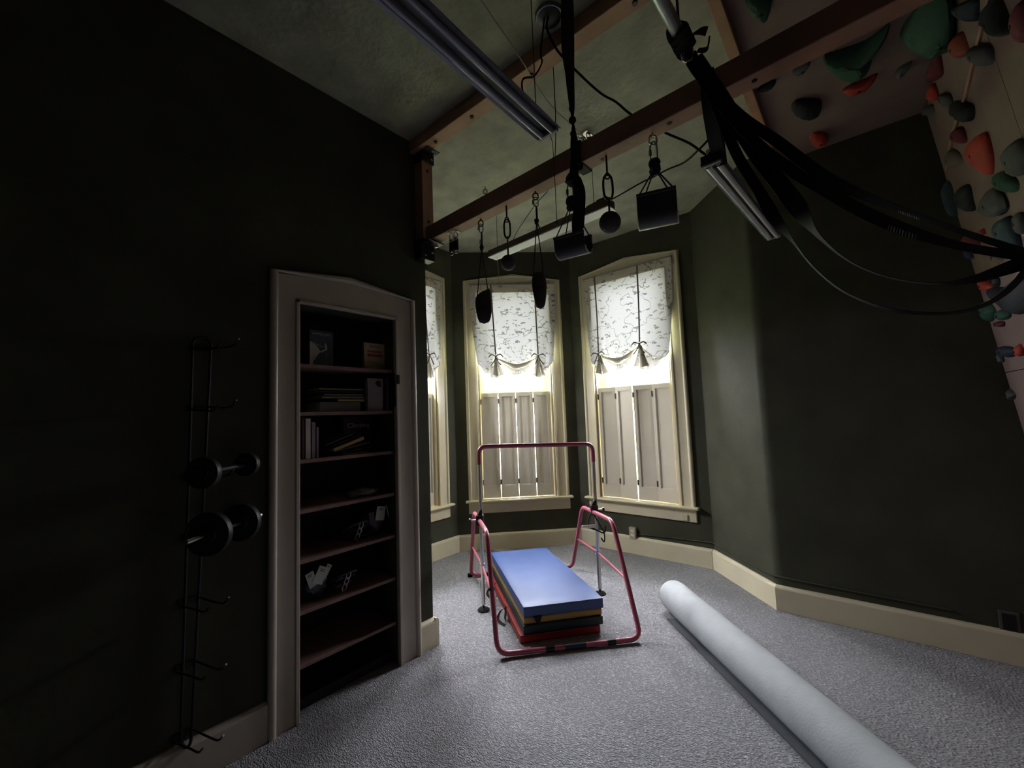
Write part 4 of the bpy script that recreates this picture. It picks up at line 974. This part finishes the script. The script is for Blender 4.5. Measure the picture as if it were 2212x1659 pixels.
L2_ = ['navy teardrop hold beside the tall green volume on climbing wall', 'large black wedge hold at the top of climbing wall', 'dark maroon hold cut by the frame edge at top of climbing wall',
 'brick-red teardrop hold below the navy teardrop hold', 'maroon triangular hold directly under the tall green volume', 'small bright red hold under the maroon triangular hold',
 'small grey hold at climbing wall corner, under the small bright red hold', 'small two-tone grey hold between red holds and the seam batten', 'square black hold sitting over the seam batten',
 'dark grey hold with pale underside beside upper seam batten', 'maroon square hold just below the square black hold', 'largest orange-red teardrop hold on climbing wall',
 'faint taupe hold on batten below the maroon square hold', 'big charcoal hold at frame edge, level with bottom of largest orange-red hold', 'dark green round hold tucked under the big charcoal hold',
 'black half-moon hold near climbing wall corner', 'grey rounded hold touching the dark green round hold', 'dark teal hold at climbing wall corner beside black half-moon hold',
 'tall teal oval hold crossed by the top resistance band', 'grey hold at frame edge beside the tall teal oval hold', 'maroon hold at climbing wall edge crossed by the printed band',
 'tiny red hold above the band-crossed maroon hold', 'small blue hold at climbing wall edge below the printed band', 'small pale taupe hold just above the twisting band',
 'coral-red hold just below where the bands converge', 'small dark hold next to the coral-red hold', 'largest black lumpy hold, below where the bands converge',
 'green hold at climbing wall edge under the largest black lumpy hold', 'second green hold, further from wall edge, under largest black lumpy hold', 'small maroon hold below the pair of green holds',
 'navy block hold with red hold beside it, low on climbing wall', 'red hold cut by frame edge beside the navy block hold', 'small grey ring-like hold under the navy block hold', 'lowest grey hold at the climbing wall edge']
for (c, poly), lb in zip(H2, L2_):
    sm = max(p[0] for p in poly); tm = sum(p[1] for p in poly) / len(poly)
    s_lo = min(p[0] for p in poly); ext = sm - s_lo; exv = max(p[1] for p in poly) - min(p[1] for p in poly)
    k = .74 if ext > .12 else .85
    q = [[max(.012, sm - (sm - a) * k), max(.03, b)] for a, b in poly]
    if max(p[0] for p in q) < .06: q = [[p[0] + .03, p[1]] for p in q]
    sl = min(p[0] for p in q); sh_ = max(p[0] for p in q)
    if sh_ - sl < .04: q = [[.012 + (i in (1, 2)) * .05, p[1]] for i, p in enumerate(q)]
    # straighten the slant that the grazing view adds
    add_hold(c, q, Fp2, min(.048, .016 + .10 * exv + .04 * ext), lb)

# ------------------------------------------------------------------ bookcase in the doorway
SH = [1.826, 1.562, 1.305, 1.040, .780, .521, .253]
t = thing('bookcase', 'built-in brown shelves filling the cream closet doorway', 'bookcase', (-.2, -.6, 0))
BX0, BX1 = -.40, -.045
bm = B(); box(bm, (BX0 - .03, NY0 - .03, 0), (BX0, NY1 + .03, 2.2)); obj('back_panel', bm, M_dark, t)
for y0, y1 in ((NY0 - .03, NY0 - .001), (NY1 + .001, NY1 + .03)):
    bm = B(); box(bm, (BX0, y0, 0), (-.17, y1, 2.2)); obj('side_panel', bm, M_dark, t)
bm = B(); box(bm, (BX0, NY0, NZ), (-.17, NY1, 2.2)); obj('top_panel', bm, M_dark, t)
for z in SH:
    bm = B(); box(bm, (BX0, NY0 + .001, z - .020), (BX1, NY1 - .001, z)); bevel(bm, .002, 1); obj('shelf', bm, M_shelf, t)
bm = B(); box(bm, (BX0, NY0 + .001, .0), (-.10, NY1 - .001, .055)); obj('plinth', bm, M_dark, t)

def text(s, size, m, parent, loc, rx=PI / 2, rz=PI / 2, name='lettering', ext=.0004):
    cu = bpy.data.curves.new(name, 'FONT'); cu.body = s; cu.size = size; cu.extrude = ext; cu.align_x = 'CENTER'
    cu.resolution_u = 3
    tmp = bpy.data.objects.new('tmp', cu); COL.objects.link(tmp); bpy.context.view_layer.update()
    me = bpy.data.meshes.new_from_object(tmp.evaluated_get(bpy.context.evaluated_depsgraph_get()))
    bpy.data.objects.remove(tmp); me.materials.clear(); me.materials.append(m)
    o = bpy.data.objects.new(name, me); COL.objects.link(o); o.parent = parent
    o.matrix_parent_inverse = WM[parent.name].inverted()
    o.matrix_basis = Matrix.Translation(loc) @ Matrix.Rotation(rz, 4, 'Z') @ Matrix.Rotation(rx, 4, 'X')
    return o
def book(label, a, b, m, pages='y', group='books in the bookcase', M4=None, spine_text=None):
    """box book from a to b; cover wraps, page block inset on one side"""
    c = tuple((p + q) / 2 for p, q in zip(a, b))
    t = thing('book', label, 'book', (c[0], c[1], min(a[2], b[2])), group)
    th = .0025
    F = None
    if M4 is not None: F = lambda x, y, z: M4 @ Vector((x, y, z))
    x0, y0, z0 = a; x1, y1, z1 = b
    bm = B()
    if pages == 'y':      # standing, spine toward viewer (+x), thickness in y
        box(bm, (x0, y0, z0), (x1, y0 + th, z1), F); box(bm, (x0, y1 - th, z0), (x1, y1, z1), F); box(bm, (x1 - th, y0, z0), (x1, y1, z1), F)
        pb = ((x0 + .004, y0 + th, z0 + .003), (x1 - th, y1 - th, z1 - .003))
    elif pages == 'x':    # standing, cover toward viewer, thickness in x
        box(bm, (x0, y0, z0), (x0 + th, y1, z1), F); box(bm, (x1 - th, y0, z0), (x1, y1, z1), F); box(bm, (x0, y0, z0), (x1, y0 + th, z1), F)
        pb = ((x0 + th, y0 + th, z0 + .003), (x1 - th, y1 - .004, z1 - .003))
    else:                 # lying, thickness in z, spine toward viewer
        box(bm, (x0, y0, z0), (x1, y1, z0 + th), F); box(bm, (x0, y0, z1 - th), (x1, y1, z1), F); box(bm, (x1 - th, y0, z0), (x1, y1, z1), F)
        pb = ((x0 + .004, y0 + .003, z0 + th), (x1 - th, y1 - .003, z1 - th))
    obj('cover', bm, m, t)
    bm = B(); box(bm, *pb, F); obj('pages', bm, M_page, t)
    return t
M_page = mat('paper', (0.5, 0.46, 0.38), 0.8)
def bmt(n, c): return mat('cover_' + n, c, 0.4)
K_navy = bmt('slate', (0.075, 0.095, 0.135)); K_cream = bmt('cream', (0.50, 0.42, 0.30)); K_grey = bmt('mauve', (0.27, 0.23, 0.25)); K_mar = bmt('maroon', (0.12, 0.03, 0.04)); K_blk = bmt('black', (0.01, 0.01, 0.014)); K_wht = bmt('white', (0.62, 0.60, 0.56)); K_olive = bmt('olive', (0.30, 0.29, 0.13)); K_yel = bmt('yellow', (0.60, 0.54, 0.22)); K_lil = bmt('lilac', (0.32, 0.26, 0.35)); K_tan = bmt('tan', (0.66, 0.48, 0.27)); K_gr2 = bmt('bluegrey', (0.20, 0.21, 0.24)); K_redt = bmt('rust', (0.38, 0.07, 0.03))
z = SH[0]
t = book('slate-blue book titled RAPPELLING facing out on the top shelf', (-.150, -.797, z), (-.132, -.655, z + .215), K_navy, 'x')
text('RAPPELLING', .0195, K_wht, t, Vector((-.1312, -.726, z + .188)))
bm = B()
FX = lambda u, v, h: Vector((-.1318 + h, u, v))
prism(bm, [(-.795, z + .145), (-.755, z + .125), (-.733, z + .090), (-.755, z + .060), (-.775, z + .03), (-.780, z + .001), (-.795, z + .001)], FX, 0, .0008)
prism(bm, [(-.735, z + .092), (-.700, z + .110), (-.694, z + .104), (-.728, z + .084)], FX, 0, .0008)
prism(bm, [(-.705, z + .108), (-.708, z + .132), (-.702, z + .146), (-.695, z + .130), (-.691, z + .104)], FX, 0, .0008)
prism(bm, [(-.790, z + .143), (-.712, z + .116), (-.712, z + .119), (-.790, z + .147)], FX, 0, .0006)
prism(bm, [(-.697, z + .105), (-.6955, z + .105), (-.6955, z + .005), (-.697, z + .005)], FX, 0, .0006)
obj('cover_picture', bm, K_wht, t)
t = book('cream book with red title lines facing out at the end of the top shelf', (-.150, -.455, z), (-.132, -.303, z + .178), K_cream, 'x')
text('Survival', .024, K_redt, t, Vector((-.1312, -.379, z + .150)))
bm = B(); prism(bm, [(-.430, z + .128), (-.325, z + .128), (-.325, z + .118), (-.430, z + .118)], FX, 0, .0006); prism(bm, [(-.430, z + .108), (-.322, z + .108), (-.322, z + .088), (-.430, z + .088)], FX, 0, .0006); obj('title_block', bm, K_redt, t)
bm = B(); prism(bm, [(-.452, z + .05), (-.39, z + .062), (-.306, z + .048), (-.306, z + .002), (-.452, z + .002)], FX, 0, .0006); obj('cover_picture', bm, K_olive, t)
z = SH[1]
for i, (h0, h1, y0, y1, m, lb) in enumerate((
    (0, .058, -.752, -.500, K_gr2, 'thick bluish-grey book lying lowest in the flat stack'),
    (.059, .076, -.640, -.470, K_yel, 'pale yellow slim book second from bottom of the flat stack'),
    (.077, .092, -.740, -.474, K_olive, 'olive slim book in the middle of the flat stack'),
    (.093, .108, -.725, -.475, K_grey, 'dark mauve slim book above the olive one in flat stack'),
    (.109, .125, -.752, -.478, K_blk, 'black slim book second from top of the flat stack'),
    (.126, .140, -.752, -.476, K_olive, 'olive-topped book lying topmost in the flat stack'))):
    book(lb, (-.30, y0, z + h0), (-.10 - .006 * (i % 2), y1, z + h1), m, 'z')
t = book('mauve-grey book facing out beside the flat stack', (-.100, -.470, z), (-.072, -.358, z + .205), K_grey, 'x')
bm = B(); prism(bm, [(-.40, z + .195), (-.375, z + .190), (-.37, z + .15), (-.40, z + .155), (-.415, z + .175)], lambda u, v, h: Vector((-.0718 + h, u, v)), 0, .0006); obj('cover_picture', bm, K_blk, t)
for y0, y1, h, m, lb in ((-.356, -.346, .212, K_blk, 'slim black book spine touching the mauve-grey book'), (-.345, -.329, .214, K_mar, 'maroon book spine at the clip end of second shelf'), (-.328, -.323, .205, K_wht, 'very thin white booklet spine beside the maroon book, second shelf'), (-.322, -.308, .222, K_blk, 'thick black book spine last on second shelf, by the clip')):
    book(lb, (-.22, y0, z), (-.055, y1, z + h), m, 'y')
# black shutter clamp at the shelf end
t = thing('shelf_clip', 'black bracket clipped on the doorway bead beside second shelf', 'clip', (-.02, -.300, 1.72))
bm = B(); box(bm, (-.042, -.312, 1.585), (-.012, -.296, 1.80)); box(bm, (-.012, -.305, 1.73), (.008, -.283, 1.79)); bevel(bm, .003, 1); obj('plate', bm, M_black, t)
z = SH[2]
for y0, y1, h, m, lb in ((-.880, -.858, .236, K_blk, 'black tall book standing first at bead side, third shelf'), (-.856, -.840, .226, K_mar, 'maroon tall book between black and white spines, third shelf'), (-.838, -.806, .222, K_wht, 'white-spined tall book on the third shelf'), (-.804, -.780, .200, K_lil, 'lilac book spine beside the white-spined one'), (-.778, -.762, .170, K_lil, 'shorter dark lilac book at end of the standing row')):
    book(lb, (-.25, y0 - .02 + .02, z), (-.090, y1, z + h), m, 'y')
for i, (y0, y1, ang, zz, m, th_, lb) in enumerate((
    (-.62, -.46, .0, .000, K_wht, .008, 'white booklet lying flat under the slanted books'),
    (-.64, -.42, .10, .010, K_mar, .008, 'maroon booklet lying just above the white booklet'),
    (-.66, -.44, .16, .022, K_grey, .008, 'grey booklet tilted under the tan book'),
    (-.67, -.47, .30, .022, K_tan, .022, 'tan-spined book lying slanted on third shelf pile'),
    (-.69, -.50, .33, .050, K_mar, .008, 'thin maroon booklet lying slanted on top of tan book'),
    (-.72, -.54, .33, .060, K_gr2, .008, 'thin dark booklet topmost on the slanted pile'))):
    M4 = Matrix.Translation((0, y0, z + zz)) @ Matrix.Rotation(ang, 4, 'X') @ Matrix.Translation((0, -y0, -z - zz))
    book(lb, (-.27, y0, z + zz), (-.095, y1, z + zz + th_), m, 'z', M4=M4)
t = book('black book titled Climbing facing out at back of third shelf', (-.30, -.52, z), (-.275, -.315, z + .225), K_blk, 'x')
text('Climbing', .044, K_wht, t, Vector((-.2742, -.415, z + .155)))

def blob(name, label, c, sz, m, seed, parts=(), cat='bag'):
    t = thing(name, label, cat, (c[0], c[1], c[2] - sz[2]))
    rn = random.Random(seed); bm = B(); sphere(bm, (0, 0, 0), 1, 22, 14)
    for v in bm.verts:
        k = 1 + .16 * math.sin(v.co.x * 5 + seed) * math.cos(v.co.y * 4 + seed * 2) + .10 * math.sin(v.co.z * 9 + v.co.y * 7)
        v.co = Vector((c[0] + v.co.x * sz[0] * k, c[1] + v.co.y * sz[1] * k, max(c[2] - sz[2], c[2] + v.co.z * sz[2] * k)))
    obj('fabric_body', bm, m, t, True); return t
M_bag = mat('dark_nylon', (0.035, 0.032, 0.040), 0.45, bump=0.5, bscale=25, bdist=0.01); M_bag2 = mat('plum_nylon', (0.05, 0.02, 0.03), 0.4, bump=0.5, bscale=25, bdist=0.01); M_film = mat('shiny_film', (0.30, 0.30, 0.31), 0.15, bump=0.8, bscale=22, bdist=0.015); M_tagb = mat('pale_blue_card', (0.42, 0.50, 0.50), 0.5)
def hang_tag(t, c, w_, h_, ang, m=M_tag):
    M4 = Matrix.Translation(c) @ Matrix.Rotation(ang, 4, 'X')
    F = lambda x, y, z: M4 @ Vector((x, y, z))
    bm = B(); box(bm, (0, -w_ / 2, -h_ / 2), (.002, w_ / 2, h_ / 2), F); obj('paper_tag', bm, m, t)
    bm = B()
    for k in (0, 1): box(bm, (.002, -w_ * .25, h_ * (.22 + .1 * k)), (.0026, w_ * .18, h_ * (.26 + .1 * k)), F)
    obj('tag_print', bm, M_ink, t)
blob('plastic_bag', 'crumpled shiny clear bag lying flat on the fourth shelf', (-.15, -.47, SH[3] + .022), (.07, .10, .022), M_film, 1)
t = blob('gear_pouch', 'dark pouch with card tag standing on the fifth shelf', (-.17, -.375, SH[4] + .085), (.05, .075, .085), M_bag, 2, cat='pouch')
hang_tag(t, Vector((-.110, -.365, SH[4] + .135)), .062, .085, -.18); hang_tag(t, Vector((-.112, -.425, SH[4] + .115)), .035, .075, .12, M_bag)
bm = B(); tube(bm, [(-.105, -.325, SH[4] + .18), (-.105, -.308, SH[4] + .10)], .003, 6); obj('drawcord', bm, M_tag, t)
def harness(c, label, seed):
    t = thing('climbing_harness', label, 'harness', c)
    rn = random.Random(seed)
    for k in range(5):
        bm = B(); ph = rn.random() * 6; pts = []
        for i in range(16):
            a = 2 * PI * i / 16
            pts.append((c[0] + (.022 + .008 * k) * math.sin(a + ph) , c[1] + (.045 + .006 * k) * math.cos(a), c[2] + .055 + .042 * math.sin(a * 1 + ph) * math.cos(ph) + .010 * k - .02))
        zmin = min(p[2] for p in pts)
        pts = [(p[0], p[1], p[2] - min(0, zmin - c[2] - .008)) for p in pts]
        tube(bm, pts, .0085, 6, closed=True); obj('loop', bm, (M_bag, M_bag2, M_cord, M_bag2, M_bag)[k], t, True)
    for k in range(3):
        bm = B(); link_ring(bm, (c[0] + .045, c[1] + .012 * k - .01, c[2] + .03 + .03 * k), (0, .3, 1), (.2, 1, 0), .018, .011, .0035); obj('carabiner', bm, M_chrome, t, True)
    return t
harness((-.15, -.515, SH[4]), 'tangled harness webbing with steel clips on the fifth shelf', 4)
t = blob('gear_pouch', 'dark pouch with pale blue and white tags on the sixth shelf', (-.16, -.765, SH[5] + .080), (.055, .085, .080), M_bag, 6, cat='pouch')
hang_tag(t, Vector((-.100, -.750, SH[5] + .135)), .060, .090, -.50); hang_tag(t, Vector((-.103, -.800, SH[5] + .125)), .045, .085, .30, M_tagb); hang_tag(t, Vector((-.104, -.715, SH[5] + .145)), .030, .075, -.55, M_tagb)
harness((-.13, -.61, SH[5]), 'dark harness bundle with steel buckles on the sixth shelf', 8)

# ------------------------------------------------------------------ dumbbell rack
t = thing('dumbbell_rack', 'tall black wire rack with prongs fixed to wall beside the doorway', 'rack', (LX, -1.34, .19))
for y0, y1 in ((-1.380, -1.367), (-1.343, -1.298)):
    bm = B(); tube(bm, [(LX + .02, y0, .20), (LX + .02, y1, 1.88)], .0065, 8); obj('upright', bm, M_black, t, True)
bm = B(); tube(bm, [(LX + .02, -1.367 - .034 * math.cos(a * PI / 8) + .034, 1.88 + .028 * math.sin(a * PI / 8)) for a in range(9)], .0065, 8); obj('top_loop', bm, M_black, t, True)
bm = B(); tube(bm, spline([(LX + .02, -1.380, .20), (LX + .03, -1.37, .17), (LX + .03, -1.352, .17), (LX + .02, -1.343, .20)], 3), .0065, 8); obj('bottom_loop', bm, M_black, t, True)
for i, z in enumerate((1.862, 1.588, 1.29, 1.03, .755, .49, .215)):
    yy = -1.30 - .040 * (1.88 - z) / 1.68
    bm = B(); box(bm, (LX, yy - .070, z - .012), (LX + .012, yy, z + .012)); obj('cross_plate', bm, M_black, t)
    bm = B(); tube(bm, spline([(LX + .02, yy - .068, z - .008), (LX + .10, yy - .03, z - .016), (LX + .155, yy - .012, z - .018), (LX + .185, yy - .005, z + .006)], 3), .0042, 6); obj('prong', bm, M_black, t, True)
    bm = B(); tube(bm, spline([(LX + .02, yy, z + .004), (LX + .12, yy + .035, z - .004), (LX + .175, yy + .05, z), (LX + .205, yy + .058, z + .024)], 3), .0042, 6); obj('prong', bm, M_black, t, True)
    bm = B(); cyl(bm, (LX + .198, yy + .056, z + .018), (LX + .208, yy + .060, z + .028), .0046, 6); obj('prong_tip', bm, M_steel, t)
def dumbbell(x, y0, z0, y1, z1, r0, r1, label, ext0, ext1):
    x0_, x1_ = x; x = (x0_ + x1_) / 2
    t = thing('dumbbell', label, 'dumbbell', (x, (y0 + y1) / 2, (z0 + z1) / 2 - r0), 'dumbbells on the wire rack')
    a = Vector((x0_, y0, z0)); b = Vector((x1_, y1, z1)); d = (b - a).normalized(); d0 = Vector((-.70, .715, 0))
    bm = B(); cyl(bm, a - d * ext0, b + d * ext1, .0125, 12); obj('bar', bm, M_steel if ext0 > .03 else M_iron, t, True)
    for c, r_, s in ((a, r0, -1), (b, r1, 1)):
        bm = B(); lathe(bm, [(0, -.016), (r_ * .35, -.017), (r_ * .40, -.012), (r_ * .86, -.011), (r_ * .90, -.016), (r_ * .98, -.015), (r_, -.008), (r_, .008), (r_ * .98, .015), (r_ * .90, .016), (r_ * .86, .011), (r_ * .40, .012), (r_ * .35, .017), (0, .016)], c, d0, 32); obj('plate', bm, M_iron, t, True)
        bm = B(); lathe(bm, [(0, -.01), (.020, -.01), (.022, 0), (.020, .01), (0, .01)], c + d * s * .026, d0, 12); obj('collar', bm, M_iron, t, True)
dumbbell((.170, .070), -1.361, 1.312, -1.172, 1.320, .066, .054, 'upper dumbbell with small round black plates on the wire rack', .02, .02)
dumbbell((.158, .085), -1.336, 1.058, -1.198, 1.066, .090, .084, 'lower dumbbell with big round black plates on the wire rack', .100, .110)

# ------------------------------------------------------------------ pink gymnastics bar
LFt = Vector((.421, .107, .022)); LRt = Vector((-.658, .923, .022)); RFt = Vector((1.054, .799, .022)); RRt = Vector((.013, 1.635, .022))
dL = (LRt - LFt).normalized(); dR = (RRt - RFt).normalized()
def PLn(s, z): return LFt + dL * s + Vector((0, 0, z - .022))
def PRn(s, z): return RFt + dR * s + Vector((0, 0, z - .022))
t = thing('gymnastics_bar', 'pink folding gymnastics bar standing over the blue mat', 'gymnastics bar', (.2, .87, 0))
path = rounded([PLn(0, .022), PLn(.271, .695), PLn(.967, .685), PLn(1.353, .022), PRn(1.335, .022), PRn(.985, .665), PRn(.350, .690), PRn(0, .022)], .075, closed=True)
bm = B(); tube(bm, path, .0165, 12, closed=True); obj('frame', bm, M_pink, t, True)
postL = Vector((-.100, .520, 0)); postR = Vector((.492, 1.292, 0))
for P_, o_ in ((postL, 0), (postR, 0)):
    bm = B(); cyl(bm, P_ + Vector((0, 0, .045)), P_ + Vector((0, 0, 1.13)), .0145, 14); obj('post', bm, M_chrome, t, True)
    bm = B(); cyl(bm, P_ + Vector((0, 0, .01)), P_ + Vector((0, 0, .10)), .008, 10); obj('foot_stem', bm, M_black, t)
    bm = B(); lathe(bm, [(0, 0), (.046, 0), (.048, .006), (.040, .014), (.015, .020), (0, .022)], P_ + Vector((0, 0, .0)), n=24); obj('foot_disc', bm, M_rubber, t, True)
arch = rounded([postL + Vector((0, 0, 1.120)), postL + Vector((0, 0, 1.262)), postR + Vector((0, 0, 1.235)), postR + Vector((0, 0, 1.085))], .085)
bm = B(); tube(bm, arch, .0175, 12); obj('top_bar', bm, M_pink, t, True)
for Pn, P_, s0, s1 in ((PLn, postL, .135, 1.170), (PRn, postR, .170, 1.165)):
    mid = P_ + Vector((0, 0, .335)); 
    for s in (s0, s1):
        a = Pn(s, .335); dd = (mid - a).normalized()
        bm = B(); tube(bm, [a, mid - dd * .018], .009, 8); obj('brace', bm, M_pink, t, True)
    bm = B(); cyl(bm, mid - Vector((0, 0, .02)), mid + Vector((0, 0, .02)), .0215, 12); obj('brace_collar', bm, M_chrome, t, True)
    s_ = (P_ - Vector((LFt if Pn is PLn else RFt)) ).dot(dL if Pn is PLn else dR)
    top = Pn(s_, .688); q = P_ + Vector((0, 0, .688)); dd = (q - top)
    ctr = (top + q) / 2
    bm = B(); 
    box(bm, (-.030, -.034, -.036), (.030, .034, .040), lambda x, y, z: ctr + Vector((x * .75 - y * .64, x * .64 + y * .75, z)))
    prism(bm, [(-.032, .02), (.020, .02), (.020, .085), (.0, .075)], lambda u, v, h: ctr + Vector((u * .7, u * .7, v)) + Vector((.6, -.6, 0)) * h, -.02, .02)
    bevel(bm, .004, 1); obj('clamp', bm, M_black, t)
    ks = -1 if Pn is PLn else 1
    kd = Vector((-.70, -.70, 0)) if Pn is PLn else Vector((.75, .45, 0)); kd = kd.normalized()
    bm = B(); cyl(bm, ctr + kd * .02, ctr + kd * .075, .006, 8); obj('clamp_bolt', bm, M_chrome, t)
    bm = B(); lathe(bm, [(0, 0), (.018, .002), (.022, .010), (.018, .018), (0, .020)], ctr + kd * .068, kd, 8); obj('clamp_knob', bm, M_black, t, True)
bm = B(); tube(bm, spline([(.46, 1.27, .66), (.44, 1.25, .60), (.45, 1.24, .55), (.50, 1.28, .52), (.55, 1.31, .50), (.56, 1.32, .56)], 4), .007, 6); tube(bm, spline([(.49, 1.25, .66), (.53, 1.27, .58), (.56, 1.29, .50), (.55, 1.30, .43), (.53, 1.29, .46)], 4), .006, 6); obj('strap_loop', bm, M_web, t, True)
bm = B(); box(bm, (-.065, -.012, -.010), (.055, .012, .010), lambda x, y, z: Vector((.455, 1.235, .555)) + Vector((x * .75, x * .66, z)) + Vector((-.66, .75, 0)) * y); bevel(bm, .004, 1); obj('pull_handle', bm, M_chrome, t)
# folding joint sleeve on the near leg
a = PLn(.140, .365); b_ = PLn(.100, .265)
bm = B(); cyl(bm, PLn(.146, .370), PLn(.140, .352), .0215, 12); obj('joint_collar', bm, M_black, t)
bm = B(); cyl(bm, PLn(.140, .355), PLn(.098, .245), .0185, 12); obj('joint_sleeve', bm, M_galv, t, True)
dC = (RFt - LFt)
for f0, f1, m in ((.325, .385, M_black), (.455, .605, M_navytape := mat('navy_tape', (0.012, 0.022, 0.05), 0.5)), (.755, .815, M_black)):
    bm = B(); cyl(bm, LFt + dC * f0, LFt + dC * f1, .0178, 12); obj('tape_band', bm, m, t, True)
dC2 = RRt - LRt
bm = B(); cyl(bm, LRt + dC2 * .13, LRt + dC2 * .22, .0178, 12); obj('tape_band', bm, M_black, t, True)
for p in (LRt,):
    bm = B(); cyl(bm, p + Vector((-.02, .01, -.02)), p + Vector((-.02, .01, .008)), .024, 12); obj('rubber_foot', bm, M_rubber, t)

# ------------------------------------------------------------------ folding mat
t = thing('folding_mat', 'stack of four folded mat panels, blue on top of yellow, green and red', 'gym mat', (.17, .88, 0))
FL_ = Vector((.455, .335, 0)); FR_ = Vector((.808, .765, 0)); BL_ = Vector((-.490, 1.030, 0)); BR_ = Vector((-.145, 1.430, 0))
def soft_panel(z0, z1, m, name, dx_=0, dy_=0, grow=0.0, seed=1, sag=.0):
    o = Vector((dx_, dy_, 0)); cen = (FL_ + FR_ + BL_ + BR_) / 4
    c = [p + (p - cen).normalized() * grow + o for p in (FL_, FR_, BR_, BL_)]
    bm = B(); quad_box(bm, [p + Vector((0, 0, z0)) for p in c] + [p + Vector((0, 0, z1)) for p in c])
    bmesh.ops.subdivide_edges(bm, edges=bm.edges[:], cuts=9, use_grid_fill=True)
    for v in bm.verts:
        n1 = math.sin(v.co.x * 31 + seed * 3) * math.cos(v.co.y * 27 + seed)
        v.co.z += .0016 * n1
        if v.co.z < 0.001: v.co.z = 0.001
    bmesh.ops.bevel(bm, geom=[e for e in bm.edges if e.is_boundary is False and e.calc_face_angle(0) > .9], offset=.009, segments=2, profile=.6, affect='EDGES')
    return obj(name, bm, m, t, True)
soft_panel(.002, .052, M_red, 'red_panel', -.022, -.018, .004, 1)
soft_panel(.055, .112, M_green, 'green_panel', -.004, -.004, .002, 2)
soft_panel(.115, .160, M_yel, 'yellow_panel', -.004, .002, -.008, 3)
soft_panel(.163, .232, M_blue, 'blue_panel', 0, 0, .004, 4)
for k in (0.30, .68):
    a = FL_.lerp(BL_, k) + Vector((-.022, -.030, 0))
    pts = [a + Vector((0, 0, .09)), a + Vector((-.03, -.035, .07)), a + Vector((-.045, -.055, .02)), a + Vector((.0, -.075, .010)), a + Vector((.05, -.085, .008))]
    bm = B(); ribbon(bm, [(p, Vector((.010, .004, .006))) for p in pts], .003); obj('carry_strap', bm, M_web, t, True)
a = FL_.lerp(BL_, .30); bm = B(); ribbon(bm, [(a + Vector((-.03, -.035, .10)), Vector((-.02, .015, 0))), (a + Vector((-.032, -.037, .05)), Vector((-.02, .015, 0))), (a + Vector((-.035, -.045, .005)), Vector((-.02, .015, 0)))], .003); obj('side_strap', bm, M_web, t)
a = FL_.lerp(FR_, .16); dF = (FR_ - FL_).normalized(); nF = Vector((dF.y, -dF.x, 0))
bm = B(); prism(bm, [(-.028, .168), (.030, .168), (.016, .122), (-.004, .118)], lambda u, v, h: a + dF * u + nF * h + Vector((0, 0, v)), .004, .014); obj('corner_tab', bm, M_web, t)

# ------------------------------------------------------------------ carpet roll
R_ = .1097; ang = -.7704
p0 = Vector((1.5 - .60 * math.cos(ang) + 0, .9458 - .60 * math.sin(ang), R_)); d = Vector((math.cos(ang), math.sin(ang), 0)); n_ = Vector((-d.y, d.x, 0)); L_ = 2.05
t = thing('carpet_roll', 'long pale grey rolled underlay lying on the carpet toward the camera', 'roll', p0 - Vector((0, 0, R_)))
bm = B(); NS = 40; rows = []
for j in range(61):
    u = j / 60; row = []
    for i in range(NS):
        a = 2 * PI * i / NS
        rr = R_ * (1 + .006 * math.sin(a * 3 + u * 11) + .004 * math.sin(u * 40 + a))
        if u < .012: rr *= .965
        row.append(bm.verts.new(p0 + d * (u * L_) + n_ * math.cos(a) * rr + Vector((0, 0, math.sin(a) * rr))))
    rows.append(row)
for A, Q in zip(rows, rows[1:]):
    for k in range(NS): bm.faces.new((A[k], A[(k + 1) % NS], Q[(k + 1) % NS], Q[k]))
obj('outer_layer', bm, M_roll, t, True)
bm = B()
for e_, s_ in ((p0 + d * .006, -1), (p0 + d * (L_ - .006), 1)):
    pts = []
    for k in range(96):
        a = k * .33; rr = R_ * .97 - (R_ * .88) * k / 96
        pts.append(e_ + n_ * math.cos(a) * rr + Vector((0, 0, math.sin(a) * rr)))
    tube(bm, pts, .0045, 5)
obj('spiral_layers', bm, M_roll, t, True)
bm = B(); cyl(bm, p0 + d * .02, p0 + d * (L_ - .02), R_ * .93, 24); obj('inner_layers', bm, M_flap, t)
# loose end lying beside the roll
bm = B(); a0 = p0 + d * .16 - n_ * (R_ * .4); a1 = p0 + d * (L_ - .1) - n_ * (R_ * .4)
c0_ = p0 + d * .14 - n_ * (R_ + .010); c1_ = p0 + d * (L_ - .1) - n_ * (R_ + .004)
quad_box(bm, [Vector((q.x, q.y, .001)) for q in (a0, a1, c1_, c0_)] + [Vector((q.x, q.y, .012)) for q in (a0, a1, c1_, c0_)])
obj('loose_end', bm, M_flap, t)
